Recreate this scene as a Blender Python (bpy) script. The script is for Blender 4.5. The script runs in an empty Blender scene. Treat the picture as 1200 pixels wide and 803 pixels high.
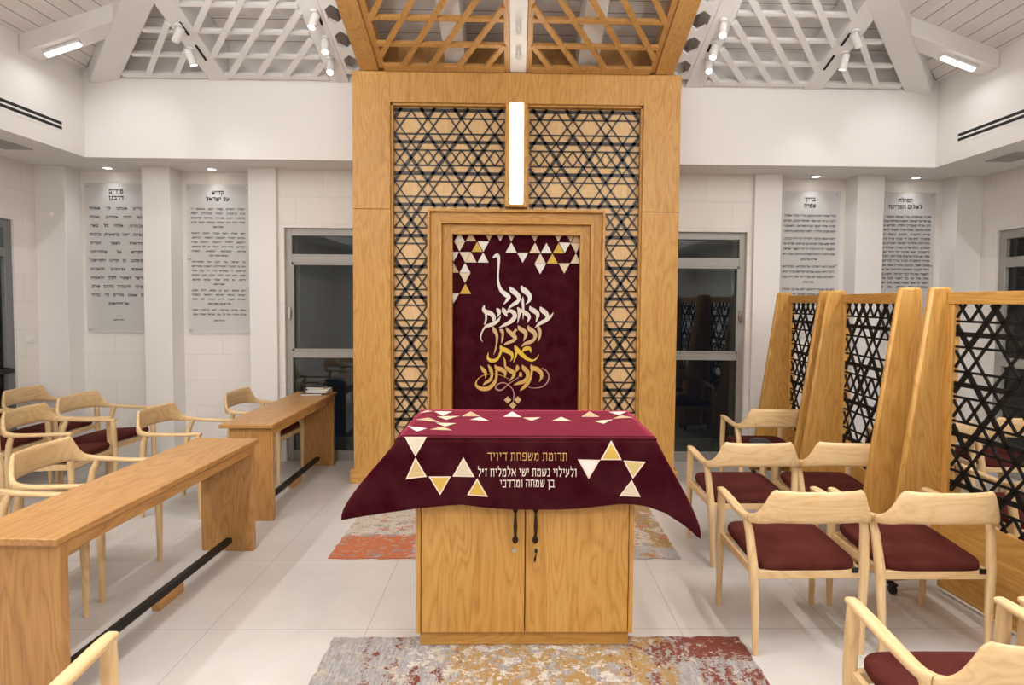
import bpy, math, random
from mathutils import Vector, Matrix
random.seed(7)
S = bpy.context.scene
COL = S.collection
pi = math.pi
# ------------------------------------------------------------------ camera, world, exposure
cam = bpy.data.cameras.new('camera'); camo = bpy.data.objects.new('camera', cam); COL.objects.link(camo)
cam.sensor_width = 36.0; cam.lens = 36.0 * 689.31 / 1200.0
cam.shift_x = -(615.667 - 600.0) / 1200.0; cam.shift_y = (383.572 - 401.5) / 1200.0
cam.clip_start = 0.05
PIT, YAW, ROL = 0.0443093, 0.0181614, 0.0081325
f_ = Matrix.Rotation(-YAW, 4, 'Z') @ Matrix.Rotation(pi / 2 - PIT, 4, 'X') @ Matrix.Rotation(ROL, 4, 'Z')
camo.matrix_world = Matrix.Translation((0, 0, 1.68)) @ f_
S.camera = camo
w = bpy.data.worlds.new('night'); S.world = w; w.use_nodes = True
w.node_tree.nodes['Background'].inputs[0].default_value = (0.010, 0.013, 0.02, 1)
w.node_tree.nodes['Background'].inputs[1].default_value = 0.4
S.view_settings.view_transform = 'Standard'; S.view_settings.look = 'None'
S.view_settings.gamma = 1.0; S.view_settings.use_curve_mapping = False
S.view_settings.exposure = 0.25
P_STRIP = 22.0      # each roof strip light; all but the back corner pair added as fill
P_SPOT = 5.0
P_DOWN = 6.0
P_FILL = 33.0      # each added fill pendant over the room (below and above)
P_ARK = 6.0
WARM = (1.0, 0.99, 0.985)

# ------------------------------------------------------------------ materials
def srgb(r, g, b):
    f = lambda c: (c / 255 / 12.92) if c <= 10 else ((c / 255 + 0.055) / 1.055) ** 2.4
    return (f(r), f(g), f(b), 1)
def base(name, col, rough=0.6, metal=0.0, **kw):
    m = bpy.data.materials.new(name); m.use_nodes = True
    b = m.node_tree.nodes['Principled BSDF']
    b.inputs['Base Color'].default_value = col; b.inputs['Roughness'].default_value = rough
    b.inputs['Metallic'].default_value = metal
    for k, v in kw.items(): b.inputs[k].default_value = v
    return m
class NT:
    def __init__(s, m): s.m = m; s.t = m.node_tree; s.b = s.t.nodes['Principled BSDF']
    def n(s, ty, **kw):
        x = s.t.nodes.new(ty)
        for k, v in kw.items():
            if k in ('operation', 'blend_type', 'data_type', 'feature', 'wave_type', 'bands_direction', 'noise_dimensions', 'offset', 'interpolation_type'): setattr(x, k, v)
            else:
                i = x.inputs[int(k[1:])] if k[0] == '_' and k[1:].isdigit() else x.inputs[k]
                i.default_value = v
        return x
    def l(s, a, b): s.t.links.new(a, b)
    def coords(s, scale=(1, 1, 1), rnd=True):
        tc = s.n('ShaderNodeTexCoord'); mp = s.n('ShaderNodeMapping'); mp.inputs['Scale'].default_value = scale
        s.l(tc.outputs['Object'], mp.inputs['Vector'])
        if rnd:
            oi = s.n('ShaderNodeObjectInfo'); mu = s.n('ShaderNodeMath', operation='MULTIPLY', _1=37.0)
            s.l(oi.outputs['Random'], mu.inputs[0]); s.l(mu.outputs[0], mp.inputs['Location'])
        return mp.outputs[0]
    def noise(s, vec, scale, detail=3.0, dist=0.0, rough=0.5):
        x = s.n('ShaderNodeTexNoise', Scale=scale, Detail=detail, Distortion=dist, Roughness=rough); s.l(vec, x.inputs['Vector']); return x.outputs['Fac']
    def ramp(s, fac, stops, const=False):
        r = s.n('ShaderNodeValToRGB'); e = r.color_ramp.elements
        if const: r.color_ramp.interpolation = 'CONSTANT'
        while len(e) < len(stops): e.new(0.5)
        for i, (p, c) in enumerate(stops): e[i].position = p; e[i].color = c
        s.l(fac, r.inputs[0]); return r.outputs[0]
    def mix(s, fac, a, b, bt='MIX'):
        x = s.n('ShaderNodeMixRGB', blend_type=bt)
        for v, i in ((fac, 0), (a, 1), (b, 2)):
            if isinstance(v, (int, float)): x.inputs[i].default_value = v
            elif isinstance(v, tuple): x.inputs[i].default_value = v
            else: s.l(v, x.inputs[i])
        return x.outputs[0]
    def math(s, op, a, b=0.0, clamp=False):
        x = s.n('ShaderNodeMath', operation=op); x.use_clamp = clamp
        for v, i in ((a, 0), (b, 1)):
            if isinstance(v, (int, float)): x.inputs[i].default_value = v
            else: s.l(v, x.inputs[i])
        return x.outputs[0]
    def bump(s, h, strength, dist=0.01):
        x = s.n('ShaderNodeBump', Strength=strength, Distance=dist); s.l(h, x.inputs['Height']); s.l(x.outputs[0], s.b.inputs['Normal'])
    def color(s, c): s.l(c, s.b.inputs['Base Color'])
def mixc(a, b, t): return tuple(a[i] * (1 - t) + b[i] * t for i in range(3)) + (1,)
def wood(name, lo, mid, hi, axis, rough=0.42, k=1.0):
    m = base(name, mid, rough); t = NT(m)
    sc = [6.5 * k, 6.5 * k, 6.5 * k]; sc['XYZ'.index(axis)] = 0.95 * k
    v = t.coords(tuple(sc)); sf = [7 * k, 7 * k, 7 * k]; sf['XYZ'.index(axis)] = 0.4 * k; vf = t.coords(tuple(sf))
    n1 = t.noise(v, 1.0, 2.0, 0.4)
    rings = t.math('FRACT', t.math('MULTIPLY', n1, 13.0))
    tri = t.math('ABSOLUTE', t.math('SUBTRACT', rings, 0.5))
    n2 = t.noise(vf, 16.0, 4.0, 0.15, 0.6); n3 = t.noise(v, 0.35, 1.0)
    fac = t.math('ADD', t.math('ADD', t.math('MULTIPLY', t.math('SQRT', tri), 0.46), t.math('MULTIPLY', n2, 0.55)), t.math('MULTIPLY', n3, 0.3))
    t.color(t.ramp(fac, [(0.36, lo), (0.62, mid), (0.88, hi)]))
    t.bump(n2, 0.04, 0.002)
    return m
OAK = [(0.40, 0.185, 0.036, 1), (0.53, 0.272, 0.062, 1), (0.62, 0.35, 0.10, 1)]
M = {}
for ax in 'XYZ': M['oak' + ax] = wood('oak_grain_' + ax.lower(), *OAK, ax)
for ax in 'XYZ': M['desk' + ax] = wood('desk_oak_' + ax.lower(), (0.32, 0.145, 0.042, 1), (0.435, 0.215, 0.065, 1), (0.52, 0.285, 0.10, 1), ax, 0.36)
M['canopy'] = wood('canopy_oak', (0.36, 0.17, 0.045, 1), (0.47, 0.24, 0.07, 1), (0.55, 0.30, 0.10, 1), 'Y')
M['birch'] = wood('pale_backing_veneer', (0.60, 0.375, 0.165, 1), (0.70, 0.46, 0.22, 1), (0.76, 0.52, 0.27, 1), 'Z', 0.5)
M['ashX'] = wood('ash_grain_x', (0.58, 0.37, 0.165, 1), (0.69, 0.47, 0.235, 1), (0.76, 0.55, 0.31, 1), 'X', 0.4, 0.8)
M['ashY'] = wood('ash_grain_y', (0.60, 0.39, 0.18, 1), (0.71, 0.49, 0.25, 1), (0.77, 0.56, 0.32, 1), 'Y', 0.4, 0.8)
M['ashZ'] = wood('ash_grain_z', (0.60, 0.39, 0.18, 1), (0.71, 0.49, 0.25, 1), (0.77, 0.56, 0.32, 1), 'Z', 0.4, 0.8)
M['white'] = base('white_plaster', (0.80, 0.775, 0.75, 1), 0.75)
M['whitewood'] = base('white_painted_timber', (0.78, 0.755, 0.735, 1), 0.55)
def blockmat(name, horiz):
    m = base(name, (0.79, 0.755, 0.71, 1), 0.8); t = NT(m)
    tc = t.n('ShaderNodeTexCoord'); sp = t.n('ShaderNodeSeparateXYZ'); cb = t.n('ShaderNodeCombineXYZ')
    t.l(tc.outputs['Object'], sp.inputs[0]); t.l(sp.outputs[horiz], cb.inputs[0]); t.l(sp.outputs[2], cb.inputs[1])
    br = t.n('ShaderNodeTexBrick', Scale=1.0); br.inputs['Mortar Size'].default_value = 0.0035; br.inputs['Mortar Smooth'].default_value = 0.6
    br.inputs['Brick Width'].default_value = 0.56; br.inputs['Row Height'].default_value = 0.272
    br.inputs['Color1'].default_value = (0.79, 0.75, 0.70, 1); br.inputs['Color2'].default_value = (0.81, 0.775, 0.73, 1); br.inputs['Mortar'].default_value = (0.70, 0.66, 0.62, 1)
    t.l(cb.outputs[0], br.inputs['Vector']); t.color(br.outputs['Color'])
    iv = t.math('SUBTRACT', 1.0, br.outputs['Fac']); t.bump(iv, 0.35, 0.004)
    return m
M['blockX'] = blockmat('white_block_wall_x', 0); M['blockY'] = blockmat('white_block_wall_y', 1)
def boardmat(name, ax, step):
    m = base(name, (0.74, 0.70, 0.67, 1), 0.65); t = NT(m)
    tc = t.n('ShaderNodeTexCoord'); sp = t.n('ShaderNodeSeparateXYZ'); t.l(tc.outputs['Object'], sp.inputs[0])
    fr = t.math('FRACT', t.math('DIVIDE', t.math('ADD', sp.outputs[ax], 20.0), step))
    line = t.math('LESS_THAN', fr, 0.055)
    v = t.coords((1, 6, 1) if ax == 1 else (6, 1, 1), rnd=False); n = t.noise(v, 3.0, 4.0)
    bc = t.ramp(n, [(0.3, (0.76, 0.715, 0.68, 1)), (0.7, (0.82, 0.79, 0.765, 1))])
    t.color(t.mix(line, bc, (0.22, 0.20, 0.19, 1))); t.bump(t.math('SUBTRACT', 1.0, line), 0.4, 0.005)
    return m
M['boardsX'] = boardmat('white_roof_boards_x', 1, 0.125); M['boardsY'] = boardmat('white_roof_boards_y', 0, 0.125)
def tilemat():
    m = base('large_porcelain_tiles', (0.55, 0.52, 0.49, 1), 0.34); t = NT(m)
    tc = t.n('ShaderNodeTexCoord'); mp = t.n('ShaderNodeMapping'); t.l(tc.outputs['Object'], mp.inputs[0])
    mp.inputs['Location'].default_value = (2.3408 + 8.0, -2.945 + 8.0, 0)
    sp = t.n('ShaderNodeSeparateXYZ'); t.l(mp.outputs[0], sp.inputs[0])
    def ln(o):
        fr = t.math('FRACT', t.math('DIVIDE', o, 0.8)); d = t.math('ABSOLUTE', t.math('SUBTRACT', fr, 0.5))
        return t.math('GREATER_THAN', d, 0.4977)
    line = t.math('MAXIMUM', ln(sp.outputs[0]), ln(sp.outputs[1]))
    v = t.coords((1, 1, 1), rnd=False)
    n = t.noise(v, 1.6, 5.0, 0.6, 0.62)
    bc = t.ramp(n, [(0.3, (0.53, 0.495, 0.46, 1)), (0.5, (0.585, 0.55, 0.515, 1)), (0.72, (0.625, 0.595, 0.565, 1))])
    t.color(t.mix(line, bc, (0.33, 0.31, 0.29, 1))); t.bump(t.math('SUBTRACT', 1.0, line), 0.25, 0.002)
    n2 = t.noise(v, 3.0, 3.0); r = t.ramp(n2, [(0.3, (0.28, 0.28, 0.28, 1)), (0.7, (0.4, 0.4, 0.4, 1))]); t.l(r, t.b.inputs['Roughness'])
    return m
M['tile'] = tilemat()
M['alu'] = base('grey_aluminium_frame', (0.36, 0.345, 0.32, 1), 0.45, 0.2)
M['alud'] = base('dark_grey_door_frame', (0.20, 0.205, 0.21, 1), 0.45, 0.2)
M['black'] = base('black_steel', (0.012, 0.011, 0.010, 1), 0.45, 0.3)
M['lattice'] = base('black_lasercut_metal', (0.009, 0.0075, 0.0065, 1), 0.6, 0.0, **{'Specular IOR Level': 0.2})
M['arklattice'] = base('dark_grey_lasercut_metal', (0.022, 0.020, 0.019, 1), 0.38, 0.0)
M['bronze'] = base('dark_bronze', (0.045, 0.022, 0.012, 1), 0.45, 0.7)
M['chrome'] = base('polished_steel', (0.6, 0.6, 0.6, 1), 0.2, 1.0)
M['grille'] = base('light_grey_grille', (0.42, 0.41, 0.41, 1), 0.5)
M['gap'] = base('dark_slot', (0.01, 0.01, 0.01, 1), 0.8)
M['plastic'] = base('white_plastic', (0.80, 0.79, 0.77, 1), 0.4)
M['spotbody'] = base('white_spotlight_metal', (0.78, 0.77, 0.75, 1), 0.35)
def emis(name, col, s):
    m = bpy.data.materials.new(name); m.use_nodes = True; t = m.node_tree; t.nodes.remove(t.nodes['Principled BSDF'])
    e = t.nodes.new('ShaderNodeEmission'); e.inputs[0].default_value = col; e.inputs[1].default_value = s
    t.links.new(e.outputs[0], t.nodes['Material Output'].inputs[0]); return m
M['led'] = emis('lit_diffuser', (1, 0.96, 0.90, 1), 6.0)
M['ledark'] = emis('lit_ark_diffuser', (1, 0.93, 0.80, 1), 3.0)
M['spotlens'] = emis('lit_spot_lens', (1, 0.95, 0.88, 1), 8.0)
def glassmat(name, tint, refl=1.0):
    m = bpy.data.materials.new(name); m.use_nodes = True; t = m.node_tree; t.nodes.remove(t.nodes['Principled BSDF'])
    a = t.nodes.new('ShaderNodeBsdfTransparent'); a.inputs[0].default_value = tint
    g = t.nodes.new('ShaderNodeBsdfGlossy'); g.inputs['Roughness'].default_value = 0.015
    f = t.nodes.new('ShaderNodeFresnel'); f.inputs[0].default_value = 1.62
    x = t.nodes.new('ShaderNodeMixShader'); t.links.new(f.outputs[0], x.inputs[0]); t.links.new(a.outputs[0], x.inputs[1]); t.links.new(g.outputs[0], x.inputs[2])
    t.links.new(x.outputs[0], t.nodes['Material Output'].inputs[0]); return m
M['glass'] = glassmat('window_glass', (0.80, 0.86, 0.84, 1))
M['acrylic'] = base('frosted_acrylic', (0.74, 0.74, 0.745, 1), 0.14, 0.0, Alpha=0.32)
M['ink'] = base('black_ink', (0.012, 0.012, 0.013, 1), 0.9, 0.0, **{'Specular IOR Level': 0.1})
def velvet(name, col, sheen, tint):
    m = base(name, col, 0.75); t = NT(m)
    t.b.inputs['Sheen Weight'].default_value = sheen; t.b.inputs['Sheen Roughness'].default_value = 0.42; t.b.inputs['Sheen Tint'].default_value = tint
    t.b.inputs['Specular IOR Level'].default_value = 0.02
    n = t.noise(t.coords((1, 1, 1)), 9.0, 4.0); t.color(t.ramp(n, [(0.3, mixc(col, (0, 0, 0), 0.16)), (0.7, mixc(col, (1, 0.5, 0.5), 0.015))]))
    n2 = t.noise(t.coords((1, 1, 1)), 500.0, 1.0); t.bump(n2, 0.12, 0.001)
    return m
M['velvet'] = velvet('burgundy_velvet', (0.030, 0.001, 0.0036, 1), 0.75, (1.0, 0.13, 0.24, 1))
M['curtain'] = velvet('deep_burgundy_velvet', (0.045, 0.0025, 0.0075, 1), 0.03, (0.9, 0.2, 0.3, 1))
M['seat'] = velvet('maroon_upholstery', (0.085, 0.019, 0.0145, 1), 0.05, (0.8, 0.3, 0.25, 1))
for n, c in dict(t_white=(0.76, 0.71, 0.64), t_cream=(0.70, 0.58, 0.42), t_tan=(0.62, 0.43, 0.24), t_gold=(0.60, 0.38, 0.06), t_sand=(0.58, 0.42, 0.17), t_pale=(0.60, 0.52, 0.38), t_edge=(0.80, 0.63, 0.52),
                 k_white=(0.76, 0.72, 0.66), k_cream=(0.74, 0.65, 0.56), k_tan=(0.62, 0.40, 0.20), k_yel=(0.70, 0.45, 0.04), k_gold=(0.62, 0.36, 0.09), k_pink=(0.50, 0.24, 0.20), thread=(0.78, 0.66, 0.56), threadg=(0.64, 0.36, 0.13)).items():
    M[n] = base('embroidery_' + n[2:] if n[1] == '_' else 'embroidery_' + n, c + (1,), 0.7)
def rugmat(name, kind):
    m = base(name, (0.5, 0.4, 0.3, 1), 0.95); t = NT(m)
    v = t.coords((1, 1, 1), rnd=False); vx = t.coords((1.2, 9, 1), rnd=False); vy = t.coords((9, 1.2, 1), rnd=False)
    cream = (0.46, 0.385, 0.29, 1); grey = (0.25, 0.235, 0.23, 1); lgrey = (0.37, 0.345, 0.33, 1); red = (0.16, 0.036, 0.022, 1); rust = (0.46, 0.13, 0.05, 1); gold = (0.34, 0.20, 0.062, 1); pale = (0.55, 0.49, 0.43, 1)
    sp = t.n('ShaderNodeSeparateXYZ'); t.l(t.n('ShaderNodeTexCoord').outputs['Object'], sp.inputs[0]); X, Y = sp.outputs[0], sp.outputs[1]
    fx = t.noise(vx, 9.0, 5.0, 0.3, 0.7); fy = t.noise(vy, 9.0, 5.0, 0.3, 0.7); big = t.noise(v, 2.6, 2.0); fine = t.noise(v, 48.0, 4.0, 0.0, 0.7); mott = t.noise(v, 20.0, 4.0, 0.4, 0.7)
    wob = t.math('ADD', t.math('MULTIPLY', t.math('SUBTRACT', fx, 0.5), 0.55), t.math('ADD', t.math('MULTIPLY', t.math('SUBTRACT', fine, 0.5), 0.7), t.math('MULTIPLY', t.math('SUBTRACT', mott, 0.5), 0.5)))
    def mask(a, lo, hi, amp=1.0):   # soft, ragged band lo<a<hi
        p = t.math('ADD', a, t.math('MULTIPLY', wob, amp))
        return t.math('MULTIPLY', t.math('GREATER_THAN', p, lo), t.math('LESS_THAN', p, hi))
    def rag(b, s, th, fr=0.9):
        q = t.math('ADD', t.noise(t.coords((b[0], b[1], 1), rnd=False), s, 4.0, 0.5, 0.65), t.math('ADD', t.math('MULTIPLY', t.math('SUBTRACT', fine, 0.5), 0.75 * fr), t.math('MULTIPLY', t.math('SUBTRACT', mott, 0.5), 0.55 * fr)))
        return t.math('GREATER_THAN', q, th)
    if kind == 'front':
        c = t.mix(t.ramp(fy, [(0.42, (0, 0, 0, 1)), (0.58, (1, 1, 1, 1))]), grey, lgrey)
        c = t.mix(t.math('MULTIPLY', mask(X, -0.42, 0.62, 0.5), rag((1, 1), 8.0, 0.44)), c, gold)
        c = t.mix(t.math('MULTIPLY', mask(X, -0.62, 0.40, 0.5), rag((1.5, 2.5), 7.0, 0.56)), c, pale)
        c = t.mix(t.math('MULTIPLY', t.math('MAXIMUM', mask(X, 0.38, 1.2, 0.5), mask(X, -0.8, -0.4, 0.5)), rag((3.2, 1.1), 3.4, 0.56)), c, red)
        c = t.mix(t.math('MULTIPLY', mask(X, 0.68, 1.3, 0.35), mask(Y, 0.57, 0.9, 0.35)), c, red)
        c = t.mix(rag((1.2, 1.2), 11.0, 0.63), c, cream)
    else:
        c = t.mix(t.ramp(fx, [(0.4, (0, 0, 0, 1)), (0.6, (1, 1, 1, 1))]), cream, pale)
        c = t.mix(t.math('MULTIPLY', mask(X, 0.45, 1.2, 0.4), rag((2, 1), 4.0, 0.47)), c, gold)
        c = t.mix(t.math('MULTIPLY', mask(Y, -0.7, -0.42, 0.35), rag((1, 2), 3.0, 0.42)), c, lgrey)
        c = t.mix(t.math('MULTIPLY', mask(X, -1.4, -0.62, 0.45), mask(Y, -0.7, -0.22, 0.25)), c, rust)
        c = t.mix(rag((1.3, 2.2), 5.0, 0.60), c, rust)
        c = t.mix(rag((1, 1), 12.0, 0.62), c, grey)
    c = t.mix(t.math('MULTIPLY', t.math('GREATER_THAN', mott, 0.57), 0.55), c, mixc(cream, grey, 0.4))
    c = t.mix(t.math('MULTIPLY', t.math('LESS_THAN', fine, 0.40), 0.5), c, (0.20, 0.13, 0.07, 1))
    t.color(c); t.bump(fine, 0.5, 0.004)
    return m
M['rugf'] = rugmat('distressed_rug_grey_gold', 'front'); M['rugb'] = rugmat('distressed_rug_rust_cream', 'back')
M['book_navy'] = base('navy_book_cover', (0.06, 0.07, 0.10, 1), 0.5); M['book_white'] = base('white_book_cover', (0.62, 0.60, 0.56, 1), 0.5)
M['book_black'] = base('black_book_cover', (0.015, 0.015, 0.017, 1), 0.5); M['paper'] = base('book_pages', (0.68, 0.64, 0.55, 1), 0.8)

# ------------------------------------------------------------------ mesh helpers
class MB:
    def __init__(s): s.v = []; s.f = []; s.mi = []
    def add(s, vs, fs, mi=0):
        o = len(s.v); s.v += [tuple(p) for p in vs]; s.f += [tuple(i + o for i in f) for f in fs]; s.mi += [mi] * len(fs); return s
    def box(s, x0, x1, y0, y1, z0, z1, mi=0):
        vs = [(x, y, z) for z in (z0, z1) for y in (y0, y1) for x in (x0, x1)]
        return s.add(vs, [(0, 2, 3, 1), (4, 5, 7, 6), (0, 1, 5, 4), (2, 6, 7, 3), (0, 4, 6, 2), (1, 3, 7, 5)], mi)
    def obox(s, c, ax, ay, az, hx, hy, hz, mi=0):
        c = Vector(c); vs = [c + Vector(ax) * (hx * i) + Vector(ay) * (hy * j) + Vector(az) * (hz * k) for k in (-1, 1) for j in (-1, 1) for i in (-1, 1)]
        return s.add(vs, [(0, 2, 3, 1), (4, 5, 7, 6), (0, 1, 5, 4), (2, 6, 7, 3), (0, 4, 6, 2), (1, 3, 7, 5)], mi)
    def bar(s, a, b, nrm, wd, th, mi=0):          # bar from a to b, width wd across, thickness th along nrm
        a, b, nrm = Vector(a), Vector(b), Vector(nrm).normalized(); d = b - a
        if d.length < 1e-5: return s
        d.normalize(); sd = d.cross(nrm).normalized()
        return s.obox((a + b) / 2, d, sd, nrm, (b - a).length / 2 if (a - b).length else 0, wd / 2, th / 2, mi)
    def prism(s, poly, f0, f1, mi=0):             # poly: list of 2d pts; f0/f1 map 2d -> 3d front / back
        n = len(poly); vs = [f0(*p) for p in poly] + [f1(*p) for p in poly]
        return s.add(vs, [tuple(range(n)), tuple(range(2 * n - 1, n - 1, -1))] + [(i, i + n, (i + 1) % n + n, (i + 1) % n) for i in range(n)], mi)
    def loft(s, rings, mi=0, caps=True):
        n = len(rings[0]); o = len(s.v); vs = [p for r in rings for p in r]; fs = []
        for i in range(len(rings) - 1):
            for j in range(n): fs.append((i * n + j, i * n + (j + 1) % n, (i + 1) * n + (j + 1) % n, (i + 1) * n + j))
        if caps: fs.append(tuple(range(n - 1, -1, -1))); fs.append(tuple((len(rings) - 1) * n + j for j in range(n)))
        return s.add(vs, fs, mi)
    def tube(s, pts, rad, n=10, mi=0, sq=2.0, asp=1.0):
        pts = [Vector(p) for p in pts]; rings = []
        for i, p in enumerate(pts):
            d = (pts[min(i + 1, len(pts) - 1)] - pts[max(i - 1, 0)]).normalized()
            up = Vector((0, 0, 1)) if abs(d.z) < 0.9 else Vector((1, 0, 0))
            a = d.cross(up).normalized(); b = d.cross(a).normalized(); r = rad[i] if isinstance(rad, (list, tuple)) else rad
            ring = []
            for k in range(n):
                th = 2 * pi * k / n; c, q = math.cos(th), math.sin(th)
                e = 2.0 / sq; ring.append(p + a * (r * math.copysign(abs(c) ** e, c)) + b * (r * asp * math.copysign(abs(q) ** e, q)))
            rings.append(ring)
        return s.loft(rings, mi)
    def grid(s, fn, nu, nv, mi=0):
        vs = [fn(i / nu, j / nv) for j in range(nv + 1) for i in range(nu + 1)]
        return s.add(vs, [(j * (nu + 1) + i, j * (nu + 1) + i + 1, (j + 1) * (nu + 1) + i + 1, (j + 1) * (nu + 1) + i) for j in range(nv) for i in range(nu)], mi)
    def cyl(s, c, r, h, n=20, axis=(0, 0, 1), mi=0):
        c = Vector(c); ax = Vector(axis).normalized(); return s.tube([c, c + ax * h], r, n, mi)
    def build(s, name, mats, parent=None, bevel=0.0, seg=2, smooth=True, solid=0.0, ang=35):
        me = bpy.data.meshes.new(name); me.from_pydata(s.v, [], s.f)
        mats = mats if isinstance(mats, (list, tuple)) else [mats]
        for m in mats: me.materials.append(M[m] if isinstance(m, str) else m)
        if any(s.mi): me.polygons.foreach_set('material_index', s.mi)
        me.validate(); me.update()
        if smooth:
            me.polygons.foreach_set('use_smooth', [True] * len(me.polygons)); me.set_sharp_from_angle(angle=math.radians(ang))
        o = bpy.data.objects.new(name, me); COL.objects.link(o)
        if parent: o.parent = parent
        if solid:
            md = o.modifiers.new('thickness', 'SOLIDIFY'); md.thickness = solid; md.offset = 0
        if bevel:
            md = o.modifiers.new('bevel', 'BEVEL'); md.width = bevel; md.segments = seg; md.limit_method = 'ANGLE'; md.angle_limit = math.radians(40); md.harden_normals = False
        return o
def tag(o, label=None, cat=None, group=None, kind=None):
    if label: o['label'] = label
    if cat: o['category'] = cat
    if group: o['group'] = group
    if kind: o['kind'] = kind
    return o
def thing(name, label, cat, loc=(0, 0, 0), rz=0.0, group=None):
    o = bpy.data.objects.new(name, None); COL.objects.link(o); o.location = loc; o.rotation_euler = (0, 0, rz); o.empty_display_size = 0.1
    return tag(o, label, cat, group)
def struct(o, label=None): o['kind'] = 'structure'; return o
def copy_tree(o, parent=None):
    c = o.copy(); COL.objects.link(c)
    if parent: c.parent = parent
    for ch in list(o.children): copy_tree(ch, c)
    return c
def area(name, loc, direction, sx, sy, power, col=WARM, parent=None, spread=pi):
    l = bpy.data.lights.new(name, 'AREA'); l.shape = 'RECTANGLE'; l.size = sx; l.size_y = sy; l.energy = power; l.color = col; l.spread = spread
    o = bpy.data.objects.new(name, l); COL.objects.link(o); o.location = loc
    o.rotation_euler = Vector(direction).to_track_quat('-Z', 'Y').to_euler()
    if parent: o.parent = parent
    return o
def spot(name, loc, direction, power, deg, blend=0.6, r=0.03, parent=None, col=WARM):
    l = bpy.data.lights.new(name, 'SPOT'); l.energy = power; l.spot_size = math.radians(deg); l.spot_blend = blend; l.shadow_soft_size = r; l.color = col
    o = bpy.data.objects.new(name, l); COL.objects.link(o); o.location = loc
    o.rotation_euler = Vector(direction).to_track_quat('-Z', 'Y').to_euler()
    if parent: o.parent = parent
    return o

# ------------------------------------------------------------------ room dimensions
WX = 4.82            # side walls
YB = 6.03            # front of the back-wall pilasters
YN = 6.25            # back of the niches
BX, BY = 4.05, 5.67  # bulkhead
ZS = 3.0             # soffit
YF = -3.3            # wall behind the camera
BYF = -2.43
SL = 0.345           # roof slope
ZL = 3.722           # underside of rafters at the back bulkhead
zl = lambda y: ZL + SL * (BY - y)
CX = 0.01
# ------------------------------------------------------------------ floor and walls
struct(MB().box(-5.4, 5.4, YF - 0.5, 7.2, -0.12, 0).build('floor', 'tile'))
# back wall: niche plane with openings for the two tall windows
b = MB(); T = 0.25
WIN_L, WIN_R = (-2.36, -1.30), (1.30, 2.40)
b.box(-WX - 0.3, -2.56, YN, YN + T, 0, 3.3); b.box(2.56, WX + 0.3, YN, YN + T, 0, 3.3)
b.box(-2.56, WIN_L[0], YB + 0.05, YN + T, 0, 3.3); b.box(WIN_R[1], 2.58, YB + 0.05, YN + T, 0, 3.3)
b.box(WIN_L[0], WIN_R[1], YB + 0.05, YN + T, 2.41, 3.3); b.box(WIN_L[1], WIN_R[0], YB + 0.05, YN + T, 0, 2.41)
struct(b.build('wall_back', 'blockX'))
n = 0
for s in (-1, 1):
    for a0, a1 in ((2.435, 2.712), (3.494, 3.772), (4.534, WX)):
        n += 1
        x0, x1 = sorted((s * a0 + 0.016, s * a1 + (0.016 if a1 < WX else 0)))
        struct(MB().box(x0, x1, YB, YN + 0.02, 0, ZS).build('trim_%d' % n, 'white', bevel=0.004))
# side walls with opening: door on the left, window on the right
def sidewall(name, s, oy0, oy1, oz0, oz1):
    b = MB(); x0, x1 = sorted((s * WX, s * (WX + 0.25)))
    b.box(x0, x1, YF - 0.2, oy0, 0, 3.3); b.box(x0, x1, oy1, YN + 0.2, 0, 3.3); b.box(x0, x1, oy0, oy1, oz1, 3.3)
    if oz0 > 0: b.box(x0, x1, oy0, oy1, 0, oz0)
    struct(b.build(name, 'blockY'))
sidewall('wall_left', -1, 4.55, 5.77, 0, 2.42)
sidewall('wall_right', 1, 4.65, 5.83, 0.0, 2.42)
struct(MB().box(-WX - 0.3, WX + 0.3, YF - 0.25, YF, 0, 3.3).build('wall_front', 'blockX'))
# soffit ring + bulkhead (upper walls)
b = MB(); ZT = 3.3
q = 0.15
b.box(-WX, -1.49, BY + q, YN + 0.05, ZS, ZS + 0.12); b.box(1.51, WX, BY + q, YN + 0.05, ZS, ZS + 0.12); b.box(-WX, WX, YF, BYF - q, ZS, ZS + 0.12)
b.box(-WX, -BX - q, BYF - q, BY + q, ZS, ZS + 0.12); b.box(BX + q, WX, BYF - q, BY + q, ZS, ZS + 0.12)
struct(b.build('ceiling', 'white'))
struct(MB().box(-BX - 0.15, -1.49, BY, BY + 0.15, ZS, 4.16).box(1.51, BX + 0.15, BY, BY + 0.15, ZS, 4.16).box(-1.49, 1.51, BY, BY + 0.15, 3.73, 4.16).build('wall_upper_back', 'white'))
struct(MB().box(-BX - 0.15, BX + 0.15, BYF - 0.15, BYF, ZS, 4.16).build('wall_upper_front', 'white'))
struct(MB().box(-BX - 0.15, -BX, BYF, BY, ZS, 3.9).build('wall_upper_left', 'white'))
struct(MB().box(BX, BX + 0.15, BYF, BY, ZS, 3.9).build('wall_upper_right', 'white'))
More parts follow.
